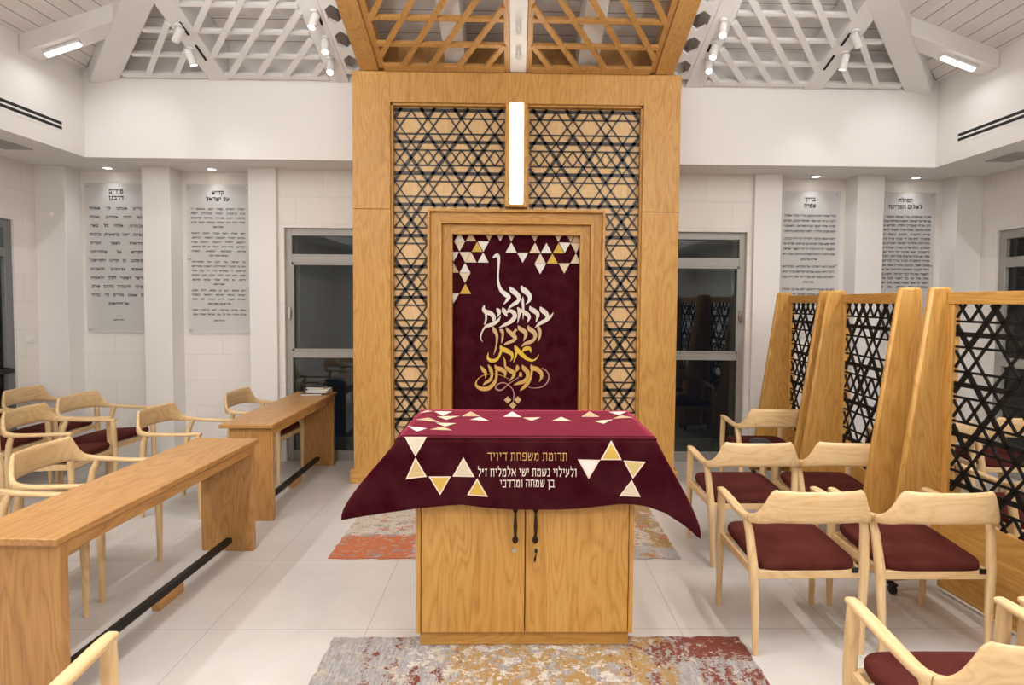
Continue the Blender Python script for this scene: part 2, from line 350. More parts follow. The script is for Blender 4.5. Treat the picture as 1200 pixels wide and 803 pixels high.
# roof slopes (white boards)
ZE_S, ZE_B = 3.825, 4.08
YC = (BY + BYF) / 2; HW = BX
def slope(name, pts, mat):
    struct(MB().add(pts, [tuple(range(len(pts)))]).build(name, mat, smooth=False, solid=0.03))
ap = HW
slope('ceiling_back', [(-BX - .2, BY + .2, ZE_B - .2 * SL), (BX + .2, BY + .2, ZE_B - .2 * SL), (0, YC, ZE_B + SL * (BY - YC))], 'boardsX')
slope('ceiling_front', [(BX + .2, BYF - .2, ZE_B - .2 * SL), (-BX - .2, BYF - .2, ZE_B - .2 * SL), (0, YC, ZE_B + SL * (BY - YC))], 'boardsX')
slope('ceiling_left', [(-BX - .1, BYF - .1, ZE_S - .1 * SL), (-BX - .1, BY + .1, ZE_S - .1 * SL), (0.6, YC, ZE_S + SL * (BX + 0.6))], 'boardsY')
slope('ceiling_right', [(BX + .1, BY + .1, ZE_S - .1 * SL), (BX + .1, BYF - .1, ZE_S - .1 * SL), (-0.6, YC, ZE_S + SL * (BX + 0.6))], 'boardsY')

# ------------------------------------------------------------------ roof timbers
RN = Vector((0, SL, 1)).normalized()            # normal of the back slope
RD = Vector((0, -1, SL)).normalized()           # up the back slope
def rafter(xc, wd, y0, y1, h, name, label, mat='whitewood', dz=0.0):
    r = MB(); vs = []
    for y in (y0, y1):
        for x in (xc - wd / 2, xc + wd / 2):
            vs += [(x, y, zl(y) + dz), (x, y, zl(y) + dz + h)]
    r.add(vs, [(0, 1, 3, 2), (4, 6, 7, 5), (0, 2, 6, 4), (1, 5, 7, 3), (0, 4, 5, 1), (2, 3, 7, 6)])
    return tag(r.build(name, mat, bevel=0.006), label, 'beam', 'white roof beams of the back slope')
rafter(-2.79, 0.18, BY, 3.0, 0.33, 'roof_beam', 'white sloping roof beam with two spotlights, left part of the back roof slope')
rafter(-1.66, 0.175, BY, 2.2, 0.33, 'roof_beam', 'white sloping roof beam with three spotlights, just left of the wooden canopy')
rafter(1.69, 0.175, BY, 2.2, 0.33, 'roof_beam', 'white sloping roof beam with three spotlights, just right of the wooden canopy')
rafter(2.83, 0.18, BY, 3.0, 0.33, 'roof_beam', 'white sloping roof beam with two spotlights, right part of the back roof slope')
rafter(0.014, 0.146, 5.36, 2.0, 0.30, 'roof_beam', 'white narrow roof beam running up the middle of the wooden canopy', dz=-0.105)
def upper_rafter(xc, label):
    z = lambda y: ZE_B + SL * (BY - y)
    r = MB(); vs = []
    for y in (5.55, 2.4):
        for x in (xc - 0.09, xc + 0.09): vs += [(x, y, zl(y) - 0.035), (x, y, z(y))]
    r.add(vs, [(0, 1, 3, 2), (4, 6, 7, 5), (0, 2, 6, 4), (1, 5, 7, 3), (0, 4, 5, 1), (2, 3, 7, 6)])
    tag(r.build('roof_beam', 'whitewood', bevel=0.004), label, 'beam')
upper_rafter(-0.545, 'white roof beam seen above the left half of the wooden canopy lattice')
upper_rafter(0.635, 'white roof beam seen above the right half of the wooden canopy lattice')
# hip beams and the short beams that carry the strip lights
def hip(s, label):
    d = Vector((-s, -1, SL)); st = Vector((s * 3.90, BY + 0.04, 3.684)); r = MB()
    perp = Vector((1, -s, 0)).normalized(); dn = d.normalized(); L = 5.2
    vs = []
    for tt in (0.0, 3.6):
        for p in (-0.105, 0.105):
            q = st + d * tt + perp * p; vs += [q, q + Vector((0, 0, 0.42))]
    r.add(vs, [(0, 1, 3, 2), (4, 6, 7, 5), (0, 2, 6, 4), (1, 5, 7, 3), (0, 4, 5, 1), (2, 3, 7, 6)])
    tag(r.build('hip_beam', 'whitewood', bevel=0.012), label, 'beam')
hip(-1, 'broad white corner roof beam rising from the left back corner of the ceiling')
hip(1, 'broad white corner roof beam rising from the right back corner of the ceiling')
def strip_fixture(s, y, label, power, hl=0.165, xm=3.775):
    zx = lambda x: 3.668 + SL * (BX - abs(x))
    g = thing('strip_light', label, 'lamp', (s * xm, y, zx(xm)), 0, 'strip lights under the side roof beams')
    dx = Vector((-s, 0, SL)).normalized(); nz = Vector((s * SL, 0, 1)).normalized(); ay = Vector((0, 1, 0))
    MB().obox(-nz * 0.012, dx, ay, nz, hl, 0.032, 0.012).build('housing', 'spotbody', g, bevel=0.004)
    MB().obox(-nz * 0.028, dx, ay, nz, hl - 0.005, 0.022, 0.016).build('diffuser', 'led', g, bevel=0.012, seg=3)
    a = area('strip_lamp', -nz * 0.056, -nz, 2 * hl, 0.05, power, parent=g)
def jack(s, y, label):
    zx = lambda x: 3.668 + SL * (BX - abs(x))
    r = MB(); vs = []
    x1 = max(0.5, BX - (BY - y) - 0.0) if False else 1.6
    top = 3.2 if y > 4 else 1.2
    for x in (BX, top):
        for yy in (y - 0.1, y + 0.1): vs += [(s * x, yy, zx(x)), (s * x, yy, zx(x) + 0.19)]
    fs = [(0, 1, 3, 2), (4, 6, 7, 5), (0, 2, 6, 4), (1, 5, 7, 3), (0, 4, 5, 1), (2, 3, 7, 6)]
    r.add(vs, fs)
    tag(r.build('roof_beam', 'whitewood', bevel=0.01), label, 'beam')
JY = (5.05, 3.3, 1.6, -0.2, -1.6)  # back corner pair belongs to the room; the other strip lights are added fill
for i, y in enumerate(JY):
    nm = ('back corner', 'second from the back, light added', 'middle, light added', 'second from the front, light added', 'front')[i]
    for s, sd in ((-1, 'left'), (1, 'right')):
        jack(s, y, 'short white roof beam carrying a strip light on the %s roof slope, %s' % (sd, nm))
        strip_fixture(s, y, 'glowing white strip light under the %s roof beam, %s' % (sd, nm), P_STRIP * (0.10 if i == 0 else 1.0), *((0.155, 3.775) if i == 0 else (0.55, 3.25)))

# unseen fill pendants, added to brighten the room below and the roof above
for x, y, lab in ((-1.55, 1.9, 'over the left half of the room, nearer the ark'), (1.55, 1.9, 'over the right half of the room, nearer the ark'), (-1.55, -0.6, 'over the left half of the room, farther from the ark'), (1.55, -0.6, 'over the right half of the room, farther from the ark')):
    g = thing('added_fill_pendant', 'added white fill pendant ' + lab, 'lamp', (x, y, 3.55), 0, 'added fill pendants over the room')
    MB().box(-0.05, 0.05, -0.75, 0.75, 0.012, 0.07).build('housing', 'spotbody', g, bevel=0.005)
    MB().box(-0.042, 0.042, -0.74, 0.74, 0.0, 0.012).build('diffuser', 'led', g)
    for yy in (-0.6, 0.6): MB().tube([(0, yy, 0.07), (0, yy, 0.95 + (0.0 if abs(x) > 3 else 0.2))], 0.003, 6).build('cord', 'spotbody', g)
    area('fill_lamp', (0, 0, -0.006), (0, 0, -1), 0.09, 1.46, P_FILL * (1.0 if y > 1 else 0.6), parent=g)
    area('fill_uplamp', (0, 0.03, 0.085), (0, 0.77, 0.64) if y > 1 else (0, 0, 1), 0.09, 1.46, P_FILL * (0.9 if y > 1 else 0.7), parent=g, spread=math.radians(95 if y > 1 else 180))
# white lattices between the rafters, wooden lattice in the canopy
def roof_pt(x, y, off, z0=None): return Vector((x, y, (zl(y) if z0 is None else z0 + SL * (5.36 - y)))) + RN * off
def clip(a, b, inside, n=60):
    pts = [(a[0] + (b[0] - a[0]) * i / n, a[1] + (b[1] - a[1]) * i / n) for i in range(n + 1)]
    ok = [p for p in pts if inside(*p)]
    return (ok[0], ok[-1]) if len(ok) > 1 else None
def white_lattice(name, label, xl, xr, s, rail_y=5.61, off=0.012):
    """xl(y), xr(y): bounds; s: -1 leans right going up on the left side, +1 mirrored"""
    m = MB(); ins = lambda x, y: xl(y) - 1e-6 <= x <= xr(y) + 1e-6 and y <= rail_y
    y = rail_y; k = 0
    while y > 2.6:
        if xr(y) - xl(y) > 0.06:
            m.bar(roof_pt(xl(y), y, off), roof_pt(xr(y), y, off), RN, 0.055 if k == 0 else 0.034, 0.03)
        y -= 0.245 if k == 0 else 0.268; k += 1
    for i in range(-30, 60):
        x0 = 2.66 - 0.252 * i
        a = (s * x0, rail_y); bb = (s * (x0 - 0.89 * 3.0), rail_y - 3.0)
        c = clip(a, bb, ins, 200)
        if c and abs(c[0][1] - c[1][1]) > 0.04: m.bar(roof_pt(*c[0], off - 0.012), roof_pt(*c[1], off - 0.012), RN, 0.046, 0.03)
    tag(m.build(name, 'whitewood', smooth=False), label, 'lattice', 'white roof lattices')
hipx = lambda y: 3.90 - (BY + 0.04 - y) - 0.15
white_lattice('roof_lattice', 'white timber roof lattice between the two left roof beams with spotlights', lambda y: -2.70, lambda y: -1.748, -1)
white_lattice('roof_lattice', 'white triangular timber roof lattice beside the left corner beam', lambda y: -hipx(y), lambda y: -2.88, -1)
white_lattice('roof_lattice', 'white timber roof lattice between the two right roof beams with spotlights', lambda y: 1.778, lambda y: 2.74, 1)
white_lattice('roof_lattice', 'white triangular timber roof lattice beside the right corner beam', lambda y: 2.92, lambda y: hipx(y), 1)
def hex_strip(x0, x1, label):
    m = MB(); c = (x0 + x1) / 2; wd = x1 - x0; st = 0.262; y = 5.56
    while y > 2.6:
        y1 = y - st; h = 0.085; hw = wd / 2 - 0.028; q = 0.05
        hx = [(c, y - q + 0.02), (c + hw, y - q - 0.03), (c + hw, y1 + q + 0.03), (c, y1 + q - 0.02), (c - hw, y1 + q + 0.03), (c - hw, y - q - 0.03)]
        ou = [(c, y), (x1, y - 0.0), (x1, y1), (c, y1), (x0, y1), (x0, y)]
        for off in (0.0, 0.03):
            o = len(m.v); m.add([roof_pt(*p, off) for p in hx + ou], [(i, (i + 1) % 6, (i + 1) % 6 + 6, i + 6) for i in range(6)])
        m.add([roof_pt(*p, 0.0) for p in hx] + [roof_pt(*p, 0.03) for p in hx], [(i, (i + 1) % 6, (i + 1) % 6 + 6, i + 6) for i in range(6)])
        y = y1
    tag(m.build('roof_lattice', 'whitewood', smooth=False), label, 'lattice', 'narrow white lattice strips')
hex_strip(-1.572, -1.395, 'narrow white strip with hexagonal holes along the left edge of the wooden canopy')
hex_strip(1.412, 1.602, 'narrow white strip with hexagonal holes along the right edge of the wooden canopy')

# wooden canopy (two halves), rising from the top of the ark
ZC = 3.722
def cp(x, y, off): return Vector((x, y, ZC + SL * (5.36 - y))) + RN * off
cano = thing('wooden_canopy', 'slatted oak canopy rising from the top of the ark along the ceiling', 'canopy', (0, 5.36, 3.72))
def crail(name, x0, x1, h, off=0.0):
    m = MB(); vs = []
    for y in (5.36, 2.4):
        for x in (x0, x1): vs += [cp(x, y, off) - Vector((0, 5.36, 3.72)), cp(x, y, off + h) - Vector((0, 5.36, 3.72))]
    m.add(vs, [(0, 1, 3, 2), (4, 6, 7, 5), (0, 2, 6, 4), (1, 5, 7, 3), (0, 4, 5, 1), (2, 3, 7, 6)])
    m.build(name, 'canopy', cano, bevel=0.004)
crail('side_beam', -1.395, -1.227, 0.22); crail('side_beam', 1.244, 1.412, 0.22)
crail('inner_rail', -1.227, -1.170, 0.10, 0.02); crail('inner_rail', 1.193, 1.244, 0.10, 0.02)
crail('middle_rail', -0.108, -0.061, 0.10); crail('middle_rail', 0.089, 0.136, 0.10)
for s, x0, x1 in ((-1, -1.172, -0.106), (1, 0.130, 1.195)):
    m = MB(); ins = lambda x, y: x0 <= x <= x1 and y <= 5.30; O = Vector((0, 5.36, 3.72))
    for k in range(11):
        y = 5.315 - 0.2625 * k
        m.bar(cp(x0, y, 0.004) - O, cp(x1, y, 0.004) - O, RN, 0.07 if k == 0 else 0.036, 0.034)
    for i in range(-22, 14):
        xb = 0.265 + 0.2435 * i + (0.0 if s < 0 else 0.03)
        c = clip((s * xb, 5.29), (s * (xb - 0.648 * 2.8), 2.49), ins, 240)
        if c and abs(c[0][1] - c[1][1]) > 0.03: m.bar(cp(*c[0], -0.002) - O, cp(*c[1], -0.002) - O, RN, 0.040, 0.032)
    m.build('slat_lattice', 'canopy', cano, smooth=False)
MB().box(-1.39, 1.40, 0.2, 0.26, 0.0, 0.34).build('back_panel', 'canopy', cano)

# ------------------------------------------------------------------ lamps: spots, tracks, downlights
def spotlight(x, y, aim, label, power):
    z = zl(y)
    g = thing('spotlight', label, 'lamp', (x, y, z), 0, 'white ceiling spotlights')
    d = Vector(aim).normalized()
    MB().cyl((0, 0, 0), 0.03, -0.02, 16).build('mount', 'spotbody', g)
    MB().tube([(0, 0, -0.015), (0, 0, -0.055)], 0.009, 8).build('stem', 'spotbody', g)
    c = Vector((0, 0, -0.085))
    MB().tube([c - d * 0.062, c - d * 0.058, c + d * 0.066], [0.02, 0.031, 0.031], 18).build('body', 'spotbody', g)
    MB().tube([c + d * 0.066, c + d * 0.068], 0.026, 18).build('lens', 'spotlens', g)
    spot('spot_lamp', c + d * 0.075, d, power, 70, 0.8, 0.025, g)
def track(x, y0, y1, label):
    m = MB(); a, bb = roof_pt(x, y0, -0.004), roof_pt(x, y1, -0.004)
    o = tag(m.bar(a, bb, RN, 0.018, 0.008).build('light_track', 'gap', smooth=False), label, 'track', 'black slots under the roof beams')
SPOTS = [(-1.63, 4.86, (-0.2, -0.35, -1), 'topmost of the three spotlights left of the wooden canopy'), (-1.625, 5.12, (0.15, -0.45, -1), 'middle spotlight of the three left of the wooden canopy'), (-1.655, 5.36, (0.1, -0.6, -1), 'lowest of the three spotlights left of the wooden canopy'),
         (-2.80, 5.02, (-0.9, 0.6, -1), 'upper spotlight on the left outer roof beam, turned to the wall'), (-2.835, 5.27, (0.3, 0.2, -1), 'lower spotlight on the left outer roof beam'),
         (1.685, 4.88, (-0.2, -0.5, -1), 'topmost of the three spotlights right of the wooden canopy'), (1.69, 5.11, (-0.3, -0.4, -1), 'middle spotlight of the three right of the wooden canopy'), (1.70, 5.28, (-0.1, -0.6, -1), 'lowest of the three spotlights right of the wooden canopy'),
         (2.87, 5.20, (-0.1, 0.3, -1), 'lower spotlight on the right outer roof beam'), (2.83, 4.96, (0.9, 0.6, -1), 'upper spotlight on the right outer roof beam, turned to the wall')]
for x, y, aim, lab in SPOTS: spotlight(x, y, aim, 'small white ' + lab, P_SPOT)
for x, y0, y1, lab in [(-2.775, 5.0, 5.13, 'upper black slot under the left outer roof beam'), (-2.775, 5.24, 5.41, 'lower black slot under the left outer roof beam'), (-1.61, 4.90, 5.0, 'short black slot under the beam left of the canopy'),
                       (2.80, 5.0, 5.13, 'upper black slot under the right outer roof beam'), (2.80, 5.24, 5.41, 'lower black slot under the right outer roof beam'), (1.67, 5.14, 5.22, 'short black slot under the beam right of the canopy')]:
    track(x, y0, y1, lab)
# two small spots on the middle beam of the canopy
for y, lab in ((5.12, 'lower small spotlight on the white beam in the middle of the canopy'), (4.86, 'upper small spotlight on the white beam in the middle of the canopy')):
    g = thing('spotlight', lab, 'lamp', (0.014, y, zl(y) - 0.105), 0, 'white ceiling spotlights')
    MB().tube([(0, 0, 0), (0, -0.01, -0.03)], 0.008, 8).build('stem', 'spotbody', g)
    MB().tube([(0, 0.05, -0.025), (0, -0.03, -0.055)], 0.022, 14).build('body', 'chrome', g)
DL = [(-4.15, 6.12, 'left outer pilaster pair, over the leftmost text panel'), (-3.10, 6.12, 'over the text panel nearest the left window'), (3.12, 6.12, 'over the text panel nearest the right window'), (4.17, 6.12, 'over the rightmost text panel')]
for x, y, lab in DL:
    g = thing('downlight', 'small round recessed ceiling light ' + lab, 'lamp', (x, y, ZS), 0, 'recessed lights along the soffit')
    m = MB(); r = [[(rr * math.cos(2 * pi * k / 24), rr * math.sin(2 * pi * k / 24), z) for k in range(24)] for rr, z in ((0.052, 0), (0.052, -0.006), (0.040, -0.007), (0.038, -0.001))]
    m.loft(r, caps=False).build('ring', 'spotbody', g)
    MB().cyl((0, 0, -0.001), 0.0385, -0.002, 24).build('lens', 'spotlens', g)
    spot('down_lamp', (0, 0, -0.015), (0, -0.30, -1), P_DOWN, 125, 0.9, 0.03, g)
# slot diffusers in the side bulkheads, grilles in the soffit
for s, sd in ((-1, 'left'), (1, 'right')):
    g = thing('slot_vent', 'two-slot black and white air vent in the %s upper wall' % sd, 'vent', (s * BX, 4.55, 3.21), 0, 'air vents in the upper side walls')
    MB().box(-0.002, 0.002, -0.85, 0.86, -0.06, 0.055).build('vent_frame', 'plastic', g)
    for z0 in (-0.036, 0.006): MB().box(-0.003, 0.003, -0.83, 0.84, z0, z0 + 0.026).build('slot', 'gap', g)
    g = thing('ceiling_grille', 'grey square grille in the soffit near the %s wall' % sd, 'vent', (s * 4.43, 5.22, ZS), 0, 'soffit grilles')
    MB().box(-0.12, 0.12, -0.17, 0.17, -0.008, 0).build('grille_frame', 'grille', g)
    m = MB()
    for k in range(9): m.box(-0.10, 0.10, -0.15 + k * 0.034, -0.135 + k * 0.034, -0.014, -0.006)
    m.build('slats', 'grille', g)

# ------------------------------------------------------------------ windows and doors
def window(name, x0, x1, z1, y, handle_x):
    root = MB(); fw = 0.062
    bars_x = [x0, x1 - fw]; zs = [0.0, 1.075, 2.06, z1 - fw]
    for bx in bars_x: root.box(bx, bx + fw, y, y + 0.07, 0, z1)
    hz = [(0.0, 0.10), (1.075, 1.15), (2.055, 2.145), (z1 - 0.075, z1)]
    for a, c in hz: root.box(x0 + fw, x1 - fw, y, y + 0.07, a, c)
    o = root.build(name, 'alu', bevel=0.004); struct(o)
    for (a, c), (d, e) in zip(hz[:-1], hz[1:]):     # inner sash lines
        MB().box(x0 + fw, x1 - fw, y + 0.03, y + 0.036, c, d).build('pane', 'glass', o, smooth=False)
    s = MB()
    s.box(x0 + fw, x0 + fw + 0.02, y - 0.008, y + 0.02, 1.15, 2.055); s.box(x1 - fw - 0.02, x1 - fw, y - 0.008, y + 0.02, 1.15, 2.055)
    s.box(x0 + fw, x1 - fw, y - 0.008, y + 0.02, 1.15, 1.17); s.box(x0 + fw, x1 - fw, y - 0.008, y + 0.02, 2.035, 2.055)
    s.build('sash', 'alu', o)
    h = MB(); h.box(handle_x - 0.013, handle_x + 0.013, y - 0.02, y, 1.50, 1.58); h.box(handle_x - 0.009, handle_x + 0.009, y - 0.045, y - 0.018, 1.47, 1.60)
    h.build('handle', 'chrome', o, bevel=0.003)
    return o
window('window_1', WIN_L[0], WIN_L[1], 2.41, YB + 0.09, WIN_L[0] + 0.045)
window('window_2', WIN_R[0], WIN_R[1], 2.41, YB + 0.09, WIN_R[1] - 0.045)
def sideframe(name, s, y0, y1, z0, z1, mat, bars, mull, handle=None):
    m = MB(); xa, xb = sorted((s * (WX + 0.02), s * (WX + 0.10))); fw = 0.085
    m.box(xa, xb, y0, y0 + fw, z0, z1); m.box(xa, xb, y1 - fw, y1, z0, z1)
    for a, c in bars: m.box(xa, xb, y0 + fw, y1 - fw, a, c)
    if mull: m.box(xa, xb, mull, mull + fw, z0, z1)
    o = struct(m.build(name, mat, bevel=0.004)); xm = s * (WX + 0.06)
    for (a, c), (d, e) in zip(bars[:-1], bars[1:]): MB().box(xm - 0.003, xm + 0.003, y0 + fw, y1 - fw, c, d).build('pane', 'glass', o, smooth=False)
    if handle:
        h = MB(); yy, zz = handle; h.box(*sorted((s * (WX + 0.02), s * (WX - 0.03))), yy, yy + 0.05, zz - 0.03, zz + 0.03); h.box(*sorted((s * (WX - 0.03), s * (WX - 0.06))), yy - 0.6, yy + 0.05, zz - 0.022, zz + 0.022)
        h.build('push_bar', 'black', o, bevel=0.006)
sideframe('door_1', -1, 4.55, 5.77, 0, 2.42, 'alud', [(0, 0.12), (2.06, 2.15), (2.33, 2.42)], None, (5.62, 0.98))
sideframe('window_3', 1, 4.65, 5.83, 0, 2.42, 'alu', [(0, 0.1), (1.07, 1.16), (2.05, 2.15), (2.33, 2.42)], None)
g = thing('light_switch', 'white square wall switch on the left wall beside the dark door', 'switch', (-WX, 5.93, 1.26))
MB().box(0, 0.008, -0.055, 0.055, -0.04, 0.04).build('plate', 'plastic', g, bevel=0.003)
for k in (-0.024, 0.024): MB().box(0.006, 0.013, k - 0.018, k + 0.018, -0.022, 0.022).build('rocker', 'plastic', g, bevel=0.002)
g = thing('wall_socket', 'small white plate low on the dark door side of the left back corner', 'socket', (-WX, 5.9, 0.45)) if False else None

# ------------------------------------------------------------------ Hebrew lettering (flat broad-pen strokes)
HEB = {
 'א': (.80, [[(.08, 1), (.72, 0)], [(.72, 1), (.70, .62), (.50, .46)], [(.08, 0), (.08, .35), (.28, .66)]]),
 'ב': (.72, [[(.04, 1), (.58, 1), (.58, 0)], [(.02, 0), (.72, 0)]]),
 'ג': (.52, [[(.10, 1), (.38, 1), (.42, 0)], [(.38, .38), (.04, 0)]]),
 'ד': (.70, [[(.02, 1), (.70, 1)], [(.56, 1), (.56, 0)]]),
 'ה': (.72, [[(.02, 1), (.64, 1), (.64, 0)], [(.12, .58), (.12, 0)]]),
 'ו': (.34, [[(.04, 1), (.24, 1), (.24, 0)]]),
 'ז': (.42, [[(.04, 1), (.38, 1)], [(.22, 1), (.22, 0)]]),
 'ח': (.74, [[(.02, 1), (.66, 1), (.66, 0)], [(.12, 1), (.12, 0)]]),
 'ט': (.74, [[(.12, 1), (.10, 0), (.62, 0), (.64, 1), (.38, .96)]]),
 'י': (.32, [[(.04, 1), (.22, 1), (.22, .55)]]),
 'כ': (.66, [[(.04, 1), (.56, 1), (.56, 0), (.04, 0)]]),
 'ך': (.64, [[(.02, 1), (.56, 1), (.56, -.35)]]),
 'ל': (.64, [[(.10, 1.42), (.10, 1), (.54, 1), (.54, .55), (.26, 0)]]),
 'מ': (.74, [[(.10, 1), (.22, .62), (.08, 0)], [(.22, .82), (.48, 1), (.64, .85), (.64, 0), (.34, 0)]]),
 'ם': (.74, [[(.04, 1), (.64, 1), (.64, 0), (.12, 0), (.12, 1)]]),
 'נ': (.50, [[(.12, 1), (.36, 1), (.36, 0), (.04, 0)]]),
 'ן': (.34, [[(.04, 1), (.24, 1), (.24, -.35)]]),
 'ס': (.72, [[(.04, 1), (.62, 1), (.58, .35), (.34, 0), (.14, .35), (.12, 1)]]),
 'ע': (.70, [[(.10, 1), (.26, .22)], [(.60, 1), (.56, .42), (.04, -.05)]]),
 'פ': (.70, [[(.34, .52), (.10, .52), (.10, 1), (.60, 1), (.60, 0), (.06, 0)]]),
 'ף': (.68, [[(.34, .52), (.10, .52), (.10, 1), (.58, 1), (.58, -.35)]]),
 'צ': (.70, [[(.08, 1), (.62, 0), (.06, 0)], [(.60, 1), (.58, .68), (.38, .48)]]),
 'ץ': (.64, [[(.08, 1), (.30, .5), (.30, -.35)], [(.58, 1), (.54, .65), (.32, .48)]]),
 'ק': (.70, [[(.04, 1), (.62, 1), (.62, .5), (.42, .12)], [(.14, .6), (.14, -.38)]]),
 'ר': (.62, [[(.02, 1), (.54, 1), (.54, 0)]]),
 'ש': (.84, [[(.10, 1), (.16, 0), (.52, .04), (.76, .55), (.76, 1)], [(.44, 1), (.42, .6), (.14, .38)]]),
 'ת': (.74, [[(.04, 1), (.64, 1), (.64, 0)], [(.18, 1), (.18, 0), (.02, 0)]]),
 '.': (.22, [[(.08, 0), (.14, 0)]]), ',': (.22, [[(.12, .05), (.06, -.2)]]), ':': (.22, [[(.08, .1), (.14, .1)], [(.08, .7), (.14, .7)]]),
 '"': (.34, [[(.08, 1), (.06, .7)], [(.22, 1), (.20, .7)]]),
}
def textline(mb, txt, xl, xr, zb, h, place, nib=(0.078, 0.12), mi=0, justify=True, maxtrack=2.2, sub=1):
    adv = lambda c: 0.42 if c == ' ' else HEB[c][0] + 0.16
    nat = sum(adv(c) for c in txt) * h; avail = xr - xl
    sp = txt.count(' ')
    if nat > avail or not justify:
        kx = min(1.0, avail / nat); ex = 0.0
        if nat <= avail: pass
    else: kx = min(1.15, avail / nat); ex = (avail - nat * kx) / sp if sp else 0
    tot = nat * kx + ex * sp
    x = xr if justify else (xl + xr) / 2 + tot / 2
    for c in txt:
        if c == ' ': x -= adv(c) * h * kx + ex; continue
        wd, st = HEB[c]; x -= adv(c) * h * kx
        for pl in st:
            for (ax, az), (bx, bz) in zip(pl[:-1], pl[1:]):
                p, q = (x + (ax + .08) * h * kx, zb + az * h * (1 - 2 * nib[1]) + nib[1] * h), (x + (bx + .08) * h * kx, zb + bz * h * (1 - 2 * nib[1]) + nib[1] * h)
                n0, n1 = nib[0] * h, nib[1] * h
                pts = [(p[0] - n0, p[1] - n1), (p[0] + n0, p[1] - n1), (p[0] + n0, p[1] + n1), (p[0] - n0, p[1] + n1), (q[0] - n0, q[1] - n1), (q[0] + n0, q[1] - n1), (q[0] + n0, q[1] + n1), (q[0] - n0, q[1] + n1)]
                hull = chull(pts)
                mb.add([place(*u) for u in hull], [tuple(range(len(hull)))], mi)
def chull(pts):
    pts = sorted(set(pts)); lo = []; up = []
    cr = lambda o, a, b: (a[0] - o[0]) * (b[1] - o[1]) - (a[1] - o[1]) * (b[0] - o[0])
    for p in pts:
        while len(lo) > 1 and cr(lo[-2], lo[-1], p) <= 1e-12: lo.pop()
        lo.append(p)
    for p in reversed(pts):
        while len(up) > 1 and cr(up[-2], up[-1], p) <= 1e-12: up.pop()
        up.append(p)
    return lo[:-1] + up[:-1]

